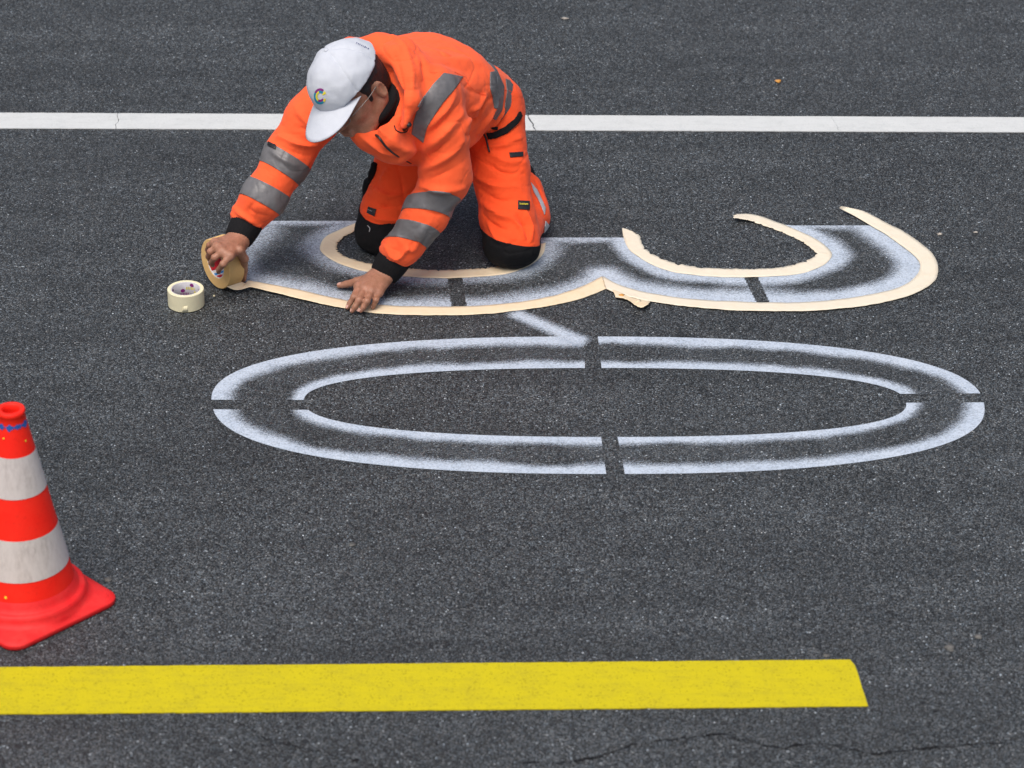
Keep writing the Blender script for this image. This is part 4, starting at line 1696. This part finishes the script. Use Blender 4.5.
def build_hair():
    vol = Vol(HC - .16, HC + .16, 0.004)
    vol.ell(hp(-0.012, 0, 0.020), hax, (.101, .0815, .101), 0.0)
    vol.ell(hp(-0.050, 0, -0.035), hax, (.060, .062, .058), 0.03)
    vol.half(hp(-0.03, 0, -0.088), nrm(-hu + hw * .1), 0.004)
    vol.half(hp(0.028, 0, 0.0), nrm(hw + hu * -0.35), 0.008)      # temple hairline
    for s in (-1, 1):
        vol.ell(hp(-0.006, .080 * s, -0.026), hax, (.022, .030, .034), 0.006, cut=True)
        vol.cap(hp(0.010, .070 * s, 0.005), hp(0.014, .069 * s, -0.024), .0105, .0065, 0.008)   # sideburn
    V, Fc = vol.mesh()
    return Surf(V, Fc)


S_ = build_hair()
S_.rumple(0.002, 60)
link_mesh('hair', S_.V, S_.F, 'hair', body, PO)

# spectacles
gl = bpy.data.objects.new('spectacles', None)
COL.objects.link(gl)
gl.parent = person
for s in (-1, 1):
    V_, F_ = tube([hp(-0.014, .0835 * s, -0.002), hp(0.030, .0800 * s, -0.008), hp(0.085, .064 * s, -0.014), hp(0.094, .058 * s, -0.014)], .0012, 24, 8)
    link_mesh('temple_arm', V_, F_, 'metal', gl, PO)
    ring = [hp(0.112 - 0.012 * (abs(math.cos(a)) if math.cos(a) > 0 else 0), (.034 + .024 * math.cos(a)) * s, -0.016 + .018 * math.sin(a)) for a in np.linspace(0, 2 * math.pi, 17)]
    V_, F_ = tube(ring, .0013, 40, 6)
    link_mesh('lens_rim', V_, F_, 'metal', gl, PO)
V_, F_ = tube([hp(0.112, -.011, -0.010), hp(0.117, 0, -0.006), hp(0.112, .011, -0.010)], .0013, 10, 6)
link_mesh('bridge', V_, F_, 'metal', gl, PO)


# ------------------------------------------------------------------ cap
def build_cap():
    vol = Vol(HC - .18, HC + .18, 0.0035)
    vol.ell(hp(-0.010, 0.002, 0.022), hax, (.118, .1000, .112), 0.0)
    vol.ell(hp(0.022, 0, 0.042), hax, (.090, .080, .088), 0.03)
    vol.half(hp(0.095, 0, 0.022), nrm(-hu - hw * 0.22), 0.004)
    V, Fc = vol.mesh()
    V = relax(V, Fc, 1)
    s = Surf(V, Fc)
    # seams: six panels meeting at the button
    L = V - hp(0, 0, 0.12)
    f, sd_ = L @ hw, L @ hs
    ang = np.arctan2(sd_, f)
    rad = np.hypot(f, sd_)
    g = np.zeros(len(V))
    for k in range(6):
        a0 = math.pi * k / 3
        if k == 0:
            continue
        dd = np.abs(np.angle(np.exp(1j * (ang - a0)))) * rad
        g = np.maximum(g, np.exp(-(dd / .0042) ** 2) * (rad > 0.012))
    s.V = s.V - s.N * (0.0030 * g)[:, None]
    s.update()
    s.rumple(0.0050, 11)
    s.update()
    return s


CAP = build_cap()
cap_o = link_mesh('cap', CAP.V, CAP.F, 'cap', person, PO)
V_, F_ = lathe([(0.0001, 0.0042), (0.004, 0.0038), (0.0068, 0.0015), (0.0072, -0.002), (0.0001, -0.002)], CAP.near(hp(0.0, 0, 0.16)), hu, 20)
link_mesh('button', V_, F_, 'cap', cap_o, PO)
# brim
V, Fc = [], []
na_, nb_ = 41, 12
for i in range(na_):
    ph = math.radians(-60 + 120 * i / (na_ - 1))
    root = hp(-0.006 + .108 * math.cos(ph), .0945 * math.sin(ph), 0.0)
    ext_ = .100 * max(0.0, math.cos(ph * 90 / 60.5)) ** 0.26
    for j in range(nb_):
        b_ = j / (nb_ - 1)
        f = -0.006 + 0.108 * math.cos(ph) - 0.004 + (ext_ + 0.004) * b_
        sd_ = .0945 * math.sin(ph) * (1 - 0.02 * b_)
        base_u = 0.022 - 0.22 * (f - 0.095)
        drop = -0.36 * sd_ * sd_ / 0.088 - 0.16 * max(0, f - .09)
        V.append(hp(f, sd_, base_u + drop + 0.010))
for i in range(na_ - 1):
    for j in range(nb_ - 1):
        Fc.append((i * nb_ + j, (i + 1) * nb_ + j, (i + 1) * nb_ + j + 1, i * nb_ + j + 1))
brim = link_mesh('brim', V, Fc, 'cap', cap_o, PO)
solidify(brim, 0.0035, 0)
BRIM_END = np.array(V)
# stitched band where brim and crown meet
# emblem on the front of the cap: broken ring in three colours
def arc_on(surf, c, r0, r1, a0, a1, lift=0.0012, sx=1.0, sy=1.0, n=16):
    V, Fc = [], []
    for i in range(n + 1):
        a = math.radians(a0 + (a1 - a0) * i / n)
        for r in (r0, (r0 + r1) / 2, r1):
            V.append(surf.hit(c[0] + sx * r * math.cos(a), c[1] - sy * r * math.sin(a), lift))
    for i in range(n):
        for j in range(2):
            Fc.append((i * 3 + j, i * 3 + j + 1, (i + 1) * 3 + j + 1, (i + 1) * 3 + j))
    return V, Fc


EC = (320.3, 96.2)
em = bpy.data.objects.new('emblem', None)
for r0, r1, a0, a1, mt in ((5.6, 8.0, 55, 150, 'purple'), (3.4, 5.6, 40, 110, 'teal'), (3.4, 8.0, 18, 42, 'yellow'), (3.4, 5.6, 110, 215, 'yellow'), (5.6, 8.0, 150, 215, 'teal'),
                           (5.6, 8.0, 215, 310, 'teal'), (3.4, 5.6, 240, 325, 'purple'), (5.6, 8.0, 310, 340, 'yellow'), (3.4, 5.6, 215, 240, 'yellow')):
    V_, F_ = arc_on(CAP, EC, r0, r1, a0, a1, sx=0.78)
    link_mesh('emblem', V_, F_, mt, cap_o, PO)
bpy.data.objects.remove(em)
# tiny embroidered marks over the strap at the back
V_, F_ = [], []
for k, (w_, h_) in enumerate(((.7, 2), (1.2, 1.4), (.7, 2), (1.1, 1.4), (.8, 1.4), (1.2, 2), (.7, 1.4), (1.2, 1.6))):
    x0_ = -8 + 2.1 * k
    V_ += [(x0_, -h_ / 2, 0), (x0_ + w_, -h_ / 2, 0), (x0_ + w_, h_ / 2, 0), (x0_, h_ / 2, 0)]
    F_.append((4 * k, 4 * k + 1, 4 * k + 2, 4 * k + 3))
ca, sa = math.cos(math.radians(31)), math.sin(math.radians(31))
VV = []
for x, y, z in V_:
    VV.append(CAP.hit(362.5 + (x * ca + y * sa) * 0.9, 46.0 + (x * sa - y * ca) * 0.75, 0.0008))
link_mesh('back_lettering', VV, F_, 'navy_print', cap_o, PO, smooth=False)


# ------------------------------------------------------------------ jacket
up_b = nrm(np.cross(hipx, tor))
if up_b[2] < 0:
    up_b = -up_b
MID = (MH + SC) / 2 + up_b * 0.025
HEM_N = nrm(np.cross(ray(430, 163), ray(524, 114)))
if HEM_N[2] > 0:
    HEM_N = -HEM_N
HEM_N = nrm(HEM_N + 0.12 * FWD)
HEM_C = P(505, 124, 0.90)


def build_jacket():
    lo = np.min([WR - .1, SC - .3, LS - .2, MH - .28, G(370, 290)], axis=0)
    hi = np.max([SC + .24, HL + .22, HR + .22, HC + .1], axis=0)
    lo[2] = 0.04
    vol = Vol(lo, hi, 0.0034)
    for s in (-1, 1):
        vol.chain([MH + hipx * .066 * s + tor * -.02, MID + nrm(hipx + sax) * .078 * s, SC + sax * .10 * s], [.107, .116, .105], .05)
    vol.chain([MH - tor * .015, MID, SC], [.120, .135, .115], .05)
    # the loose front hanging below the chest
    vol.chain([P(386, 120, .56), P(405, 128, .66), P(440, 134, .80)], [.070, .092, .105], .05)
    vol.chain([P(366, 112, .62), P(385, 120, .70)], [.060, .08], .05)
    vol.half(HEM_C, HEM_N, 0.012)
    # hem roll above the black waistband
    # sleeves
    vol.chain([LS - sax * .03, P(444, 130, .595), EL, P(427, 214, .57), P(402, 249, .550)], [.080, .067, .065, .059, .050], .030)
    vol.chain([RS + sax * .03, lerp(RS, ER, .5), ER, lerp(ER, WR, .5), P(250, 217, .640)], [.078, .069, .066, .058, .047], .030)
    # bulge of the sleeve over the cuff
    vol.ell(P(400, 249, .550), np.eye(3), (.056, .050, .040), .02)
    vol.ell(P(250, 216, .640), np.eye(3), (.050, .046, .042), .02)
    # hood lying round the neck
    hood = [P(402, 122, .475), P(410, 100, .51), P(408, 78, .57), P(396, 58, .63), P(377, 48, .70), P(352, 50, .76), P(334, 66, .74), P(328, 90, .66)]
    vol.chain(hood, [.020, .030, .036, .038, .038, .034, .030, .026], .016)
    vol.chain([P(416, 96, .56), P(414, 72, .62), P(402, 54, .68), P(384, 46, .74)], [.030, .040, .040, .034], .03)
    # front collar flap
    vol.chain([P(383, 129, .470), P(388, 138, .485), P(397, 148, .52)], [.014, .028, .045], .022)
    vol.chain([P(352, 128, .50), P(366, 136, .505), P(384, 146, .53)], [.022, .030, .04], .03)
    # the neck opening
    vol.chain([P(386, 74, .58), P(391, 100, .51), P(391, 122, .465)], [.022, .034, .032], .012, cut=True)
    vol.chain([hp(0.010, 0, -0.02), hp(-0.010, 0, -0.075), SC + tor * 0.02], [.088, .078, .055], .014, cut=True)
    V, Fc = vol.mesh()
    V = relax(V, Fc, 2, 0.5)
    return Surf(V, Fc)


JK = build_jacket()
FOLDS = [
    # upper left arm: slanting pulls from the armpit
    ([(424, 150), (444, 134), (463, 112)], .011, .007), ([(421, 161), (440, 148), (461, 128)], .006, -.006),
    ([(420, 172), (440, 161), (463, 142)], .011, .007), ([(422, 181), (442, 174), (464, 160)], .006, -.005),
    ([(420, 186), (440, 190), (464, 188)], .010, .007), ([(428, 128), (444, 112), (455, 96)], .010, .005), ([(424, 138), (440, 124), (452, 108)], .006, -.004),
    # forearm
    ([(416, 207), (432, 214), (450, 213)], .007, -.003), ([(398, 238), (412, 250), (432, 250)], .008, .005), ([(386, 246), (398, 258), (420, 262)], .007, .007), ([(389, 240), (404, 252), (424, 255)], .005, -.005),
    # armpit and side of the chest
    ([(493, 97), (483, 106), (474, 121), (468, 136)], .009, -.011), ([(497, 104), (488, 116), (478, 132)], .009, .008), ([(486, 96), (476, 108), (468, 124)], .008, .007),
    ([(500, 112), (490, 124), (478, 138)], .006, -.006), ([(505, 106), (498, 120), (487, 132)], .006, .005),
    ([(462, 84), (474, 92), (490, 95)], .006, -.003),
    # back
    ([(420, 45), (450, 58), (480, 62)], .020, .004), ([(425, 66), (440, 62), (470, 72)], .015, -.003), ([(418, 52), (424, 70), (428, 90)], .008, -.006),
    # right sleeve
    ([(278, 136), (296, 144), (316, 146)], .008, .007), ([(274, 141), (292, 152), (310, 156)], .005, -.004), ([(296, 108), (308, 124), (322, 138)], .010, .005),
    ([(300, 128), (314, 132), (324, 140)], .006, -.005), ([(234, 208), (246, 217), (260, 226)], .008, .006), ([(236, 200), (250, 210), (266, 216)], .006, -.004),
    ([(232, 214), (244, 224), (256, 231)], .006, .005), ([(272, 152), (284, 160), (296, 166)], .007, .004),
    # chest front
    ([(360, 136), (378, 148), (398, 156)], .008, .006), ([(390, 140), (404, 150), (416, 150)], .010, .006), ([(388, 150), (400, 158), (412, 162)], .006, -.004),
    # hood creases
    ([(388, 42), (396, 58), (402, 82), (404, 108)], .008, -.0035), ([(398, 40), (408, 56), (412, 80), (410, 104)], .008, .005), ([(392, 36), (402, 44), (412, 52)], .006, .006),
]
JK.sculpt(FOLDS)
JK.V = relax(JK.V, JK.F, 2, 0.5)
JK.update()
JK.rumple(0.0045, 9, 3)
JK.update()
JK.rumple(0.0008, 34, 3)
JK.crease(0.0036, 7, (1.0, 1.0, 1.8))
JK.crease(0.0014, 14, (1.5, 1.0, 1.0), seed=3.0)
JK.update()
jacket = link_mesh('jacket', JK.V, JK.F, 'orange', person, PO)


def band(surf, quad, mat, parent, name='reflective_band', tilt=0.0, ctr=None, rad=0.12, lift=0.0022, pts3=None):
    """a strip all the way round a limb: quad = far edge a->b, near edge c->d in the picture"""
    a, b, c, d = quad
    n1 = np.cross(ray(*a), ray(*b))
    n2 = np.cross(ray(*c), ray(*d))
    cen = ray(*np.mean(quad, axis=0))
    if np.dot(n1, cen) > 0:
        n1 = -n1
    if np.dot(n2, cen) > 0:
        n2 = -n2
    n1, n2 = nrm(n1), nrm(n2)
    p1 = surf.hit((a[0] + b[0]) / 2, (a[1] + b[1]) / 2)
    p2 = surf.hit((c[0] + d[0]) / 2, (c[1] + d[1]) / 2)
    if tilt:
        n1 = nrm(n1 + tilt * FWD)
        n2 = nrm(n2 - tilt * FWD)
    if ctr is None:
        ctr = (p1 + p2) / 2 + FWD * 0.05
    bm = surf.patch([(p1, n1), (p2, n2)], lift, ctr, rad)
    Surf.largest(bm)
    o = link_bm(name, bm, mat, parent, PO)
    solidify(o, 0.002)
    return o


band(JK, [(414, 188), (462, 195), (408, 206), (452, 214.5)], 'reflective', jacket, tilt=0.22)
band(JK, [(403, 217), (445, 231), (395, 235), (433, 247)], 'reflective', jacket, tilt=0.22)
band(JK, [(269, 141), (308, 165), (258, 157.5), (296, 181)], 'reflective', jacket, tilt=0.10)
band(JK, [(249, 174), (287, 194), (240.5, 192), (272.6, 209.5)], 'reflective', jacket, tilt=0.10)


def piece(surf, polys, mat, parent, name, lift=0.0022, facing=True, th=0.002):
    """a sewn-on piece made of convex outlines on the surface"""
    for poly in polys:
        bm = surf.pix_patch(poly, lift=lift, facing=(-FWD if facing else None), centre=surf.hit(*np.mean(poly, axis=0)), rad=0.25)
        Surf.largest(bm)
        o = link_bm(name, bm, mat, parent, PO)
        if th:
            solidify(o, th)
    return o


def piece_joined(surf, polys, mat, parent, name, lift=0.0022, th=0.002):
    V, Fc = [], []
    n = 0
    for poly in polys:
        bm = surf.pix_patch(poly, lift=lift, facing=-FWD, centre=surf.hit(*np.mean(poly, axis=0)), rad=0.25)
        Surf.largest(bm)
        bm.verts.index_update()
        V += [v.co[:] for v in bm.verts]
        Fc += [[v.index + n for v in f.verts] for f in bm.faces]
        n = len(V)
        bm.free()
    bm = bmesh.new()
    vs_ = [bm.verts.new(v) for v in V]
    for f in Fc:
        bm.faces.new([vs_[i] for i in f])
    bmesh.ops.remove_doubles(bm, verts=bm.verts[:], dist=0.0014)
    Surf.largest(bm)
    o = link_bm(name, bm, mat, parent, PO)
    if th:
        solidify(o, th)
    return o


# strap over the shoulder, in short convex steps
def strip_polys(A, B):
    return [[A[i], A[i + 1], B[i + 1], B[i]] for i in range(len(A) - 1)]


SH_A = [(444, 72.5), (433, 84), (425, 95), (418, 107), (413.5, 122), (412, 134)]
SH_B = [(463.5, 76.5), (455, 89), (443, 103), (434, 116), (427, 127), (423, 143)]
piece_joined(JK, strip_polys(SH_A, SH_B), 'reflective', jacket, 'reflective_band')
# two bands round the waist
W1A = [(487.5, 60), (490.4, 72), (490.4, 88), (493.3, 98.6), (494.6, 108), (493.5, 119)]
W1B = [(490.6, 60), (497.6, 70.5), (504.4, 86), (503.8, 98), (502.4, 110), (496, 120.5)]
piece_joined(JK, strip_polys(W1A, W1B), 'reflective', jacket, 'reflective_band')
W2A = [(506, 78.5), (507.6, 91.5), (505, 108), (500, 117.5), (495.5, 126)]
W2B = [(510, 80), (518.5, 91.5), (515.5, 108.5), (506, 117), (497.5, 127)]
piece_joined(JK, strip_polys(W2A, W2B), 'reflective', jacket, 'reflective_band')


def cord(surf, pts, r, mat, parent, name, lift=0.001, n=40, seg=8):
    w = [surf.hit(u, v, lift) for u, v in pts]
    V_, F_ = tube(w, r, n, seg)
    return link_mesh(name, V_, F_, mat, parent, PO)


# stitched seams
for pts in ([(444, 71.5), (455, 72.5), (465, 77)], [(465, 78), (470, 86), (478, 92), (486, 95)], [(428, 62), (430, 72), (443, 72)],
            [(486, 89), (500, 89), (506, 90), (519, 94)], [(424, 150), (430, 158), (436, 168)]):
    cord(JK, pts, .0010, 'orange', jacket, 'seam', 0.0002)
# zip down the front, cord and stopper of the hood
cord(JK, [(366, 131), (378, 136), (386, 146), (396, 155), (411, 163)], [.0042, .0040, .0028, .0022, .0015], 'black_rubber', jacket, 'zip', 0.0030, 60)
cord(JK, [(394, 126), (396, 131), (401, 133), (406, 131), (408, 125)], .0016, 'black_rubber', jacket, 'hood_cord', 0.003, 24)
V_, F_ = tube([JK.hit(403.5, 129, .004), JK.hit(408, 124, .004)], [.006, .007], 8, 10)
link_mesh('cord_stopper', V_, F_, 'black_rubber', jacket, PO)
# knitted cuffs
for a, b, r in ((P(396, 257, .547), P(383.5, 274.5, .54), (.047, .046, .043, .040)), (P(247.5, 222, .625), P(237.8, 240, .585), (.045, .044, .041, .038))):
    ax = nrm(b - a)
    pr = []
    L_ = np.linalg.norm(b - a)
    for k in range(7):
        t = k / 6
        pr.append((np.interp(t, [0, .4, .8, 1], r), t * L_))
    pr += [(r[3] - .006, L_), (r[3] - .010, L_ * .6), (r[0] - .012, 0)]
    V_, F_ = lathe(pr, a, ax, 96)
    # ribs
    c = np.asarray(a)
    rel = V_ - c
    rad_ = rel - np.outer(rel @ ax, ax)
    e1 = nrm(np.cross(ax, [.2, .9, .37]))
    e2 = np.cross(ax, e1)
    an = np.arctan2(rad_ @ e2, rad_ @ e1)
    flat_n = nrm(np.cross(ax, RIGHT))
    V_ = V_ + rad_ * (0.010 * np.cos(an * 32))[:, None]
    link_mesh('cuff', V_, F_, 'black', jacket, PO)
# small dark tab on the right sleeve
piece(JK, [[(268, 141), (276, 145), (275, 149), (267, 145)]], 'black_rubber', jacket, 'sleeve_tab', 0.006, True, 0.004)

# black shirt collar inside the neck opening
ring = []
for k in range(25):
    a = 2 * math.pi * k / 24
    ring.append(hp(-0.030, 0, -0.085) + hw * .070 * math.cos(a) + hs * .066 * math.sin(a) + hu * (-0.012 * math.cos(a)))
V_, F_ = tube(ring, .016, 60, 12)
link_mesh('shirt_collar', V_, F_, 'black', person, PO)
ring2 = [lerp(p, SC + tor * .0, .25) + (p - hp(-0.030, 0, -0.085)) * .25 for p in ring]
V_, F_ = tube(ring2, .028, 60, 12)
link_mesh('shirt', V_, F_, 'black', person, PO)


# ------------------------------------------------------------------ trousers
def build_trousers():
    lo = np.min([KR - .16, KL - .16, AR - .12], axis=0)
    hi = np.max([HL + .2, HR + .2, AL + .14, AR + .14], axis=0)
    lo[2] = -0.01
    vol = Vol(lo, hi, 0.0034)
    vol.chain([HR - tor * .01, MH - tor * .01, HL - tor * .01 - hipx * .012], [.100, .112, .095], .04)
    vol.chain([MH, MH + tor * .10], [.113, .110], .03)
    vol.chain([HL, lerp(HL, KL, .5), lerp(HL, KL, .85), KL], [.093, .081, .075, .073], .02)
    vol.chain([HR, lerp(HR, KR, .5), lerp(HR, KR, .85), KR], [.104, .081, .073, .068], .02)
    # knee pads pressed on the road
    for K, q in ((KL, 1), (KR, .92)):
        vol.ell(K + np.array([0.004, -.012, -.014]), np.eye(3), (.078 * q, .068 * q, .066 * q), .02)
    # shins, and the cloth bunched behind the left knee
    vol.chain([KL + np.array([.014, .03, 0]), P(527, 212, .93), AL], [.062, .062, .056], .02)
    vol.chain([P(521, 232, .76), P(528.5, 217, .88), P(525, 190, 1.0)], [.045, .056, .050], .02)
    vol.chain([P(526, 250, .695), P(527, 236, .74)], [.018, .034], .014)
    vol.chain([KR, AR], [.060, .055], .02)
    vol.half((0, 0, 0.004), (0, 0, -1), 0.012)
    V, Fc = vol.mesh()
    V = relax(V, Fc, 2, 0.5)
    return Surf(V, Fc)


TR = build_trousers()
TF = [
    ([(476, 176), (494, 186), (520, 188)], .010, .005), ([(480, 190), (500, 200), (524, 200)], .007, -.005), ([(482, 202), (498, 214), (512, 218)], .010, .006),
    ([(484, 214), (496, 226), (508, 230)], .006, -.004), ([(488, 152), (506, 162), (524, 162)], .010, .005), ([(484, 160), (502, 172), (524, 174)], .007, -.005),
    ([(484, 146), (500, 146), (520, 138)], .008, .005), ([(514, 220), (520, 228), (524, 238)], .006, .005), ([(518, 216), (524, 226), (528, 240)], .005, -.006), ([(526, 212), (530, 226), (530, 240)], .006, .006),
    ([(488, 224), (496, 238), (506, 243)], .006, .004), ([(534, 178), (541, 190), (545, 206)], .007, -.004),
    ([(372, 166), (384, 176), (404, 180)], .010, .005), ([(370, 186), (386, 196), (402, 196)], .010, .006), ([(368, 196), (384, 206), (400, 206)], .006, -.005), ([(364, 212), (378, 219), (398, 221)], .008, .005),
    ([(398, 168), (402, 184), (404, 204)], .008, -.005),
]
TR.sculpt(TF)
TR.update()
TR.rumple(0.004, 10, 3)
TR.update()
TR.rumple(0.0008, 36, 3)
TR.crease(0.0040, 7, (0.7, 0.7, 2.2), seed=1.0)
TR.crease(0.0016, 15, (1.0, 1.0, 1.5), seed=4.0)
TR.V[:, 2] = np.maximum(TR.V[:, 2], 0.0062)
TR.update()
trousers = link_mesh('trousers', TR.V, TR.F, 'orange_trouser', person, PO)


def knee_patch(K, front, slope, rad, back):
    pl = [(front, nrm(np.array([slope[0], slope[1], 1.0]))), (K + np.array([0, back, 0]), np.array([0, 1.0, 0]))]
    bm = TR.patch(pl, 0.003, K, rad)
    Surf.largest(bm)
    o = link_bm('knee_pad', bm, 'black', trousers, PO)
    solidify(o, 0.003)


knee_patch(KL, TR.hit(508, 243.2), (0.22, .22), .16, .070)
knee_patch(KR, TR.hit(384, 224.0), (0.06, -.10), .15, .075)
# logo stroke on the right knee pad
cord(TR, [(368.5, 226), (370.5, 228.5), (370, 232)], .0012, 'reflective_pale', trousers, 'knee_print', 0.005, 12)
# waistband, its end and cord
piece_joined(TR, strip_polys([(486, 133), (494, 132), (506, 126), (516, 118), (521, 111)], [(488, 139), (496, 138), (509, 132), (519, 123), (523, 116)]), 'black', trousers, 'waistband', 0.006, 0.006)
cord(TR, [(485, 134), (487, 140), (489, 147), (490.5, 153)], .0028, 'black_rubber', trousers, 'pull_cord', 0.006, 16)
cord(TR, [(482, 133), (488, 128), (498, 129)], .005, 'black', trousers, 'waistband_tab', 0.006, 16)
# pocket flap, name labels
piece(TR, [[(509.5, 152.5), (523.5, 151.5), (523.5, 156), (510.5, 157)]], 'black_rubber', trousers, 'pocket_trim', 0.004)
lab = piece(TR, [[(518.2, 200.2), (530, 200.8), (530, 209.5), (518.2, 208.8)]], 'black_rubber', trousers, 'label', 0.004)
def flat_text(surf, body, size, c, eu, ev, lift, bold=0.0):
    """lettering on a small flat label: eu, ev = picture directions of its baseline and its height"""
    V_, F_ = text_mesh(body, size, 0.15, bold=bold)
    p = surf.hit(c[0], c[1])
    px = surf.hit(c[0] + 3 * eu[0], c[1] + 3 * eu[1]) - surf.hit(c[0] - 3 * eu[0], c[1] - 3 * eu[1])
    py = surf.hit(c[0] + 2.5 * ev[0], c[1] + 2.5 * ev[1]) - surf.hit(c[0] - 2.5 * ev[0], c[1] - 2.5 * ev[1])
    ex = nrm(px)
    n = nrm(np.cross(ex, nrm(py)))
    if np.dot(n, FWD) > 0:
        n = -n
    ey = nrm(np.cross(n, ex))
    if ey @ nrm(py) < 0:
        ey = -ey
    return [p + n * lift + ex * x + ey * y for x, y, z in V_], F_


VV, F_ = flat_text(TR, 'Snickers', 0.0084, (522.6, 204.8), (1, 0.03), (0, -1), 0.0072, 0.00012)
link_mesh('label_lettering', VV, F_, 'yellow', lab, PO, smooth=False)
lab = piece(TR, [[(368, 206.5), (376, 209.5), (374.5, 216), (366.5, 212.5)]], 'black_rubber', trousers, 'label', 0.004)
VV, F_ = flat_text(TR, 'Snickers', 0.0052, (371.2, 211.2), (0.93, 0.37), (0.2, -1), 0.0072)
link_mesh('label_lettering', VV, F_, 'reflective_pale', lab, PO, smooth=False)
# grey bands on the lower leg
piece_joined(TR, strip_polys([(531, 182), (537, 189), (542, 199), (546, 208)], [(534, 192), (538, 198), (542, 207), (545, 215)]), 'reflective_pale', trousers, 'reflective_band', 0.003)
piece_joined(TR, strip_polys([(546, 221), (550, 226)], [(544, 236), (552, 234)]), 'reflective_pale', trousers, 'reflective_band', 0.003)
# black holster pocket on the right thigh
vol = Vol(P(368, 190, .84) - .12, P(368, 190, .84) + .12, 0.004)
vol.chain([P(374, 166, .87), P(371.5, 176, .87)], [.011, .012], .01)
vol.chain([P(369, 183, .87), P(366.5, 199, .87)], [.017, .014], .008)
V_, F_ = vol.mesh()
S_ = Surf(V_, F_)
S_.rumple(.004, 30)
link_mesh('holster_pocket', S_.V, S_.F, 'black', trousers, PO)


# ------------------------------------------------------------------ shoes
for K, A in ((KL, AL), (KR, AR)):
    d = nrm((A - K) * np.array([1, 1, 0]))
    side = np.array([-d[1], d[0], 0])
    lo, hi = A - .2, A + .22
    lo[2] = -0.01
    vol = Vol(lo, hi, 0.0045)
    heel = A + d * .03 + np.array([-.012, 0, .015])
    toe = A + d * .10 + np.array([-.015, 0, 0])
    toe[2] = .036
    vol.chain([A, heel], [.050, .052], .02)
    vol.cap(heel, toe, .046, .036, .02)
    vol.cap(toe, toe - d * .04 + side * .0, .036, .036, .02)
    vol.half((0, 0, .003), (0, 0, -1), .006)
    V_, F_ = vol.mesh()
    sh = link_mesh('shoe', V_, F_, 'black', person, PO)
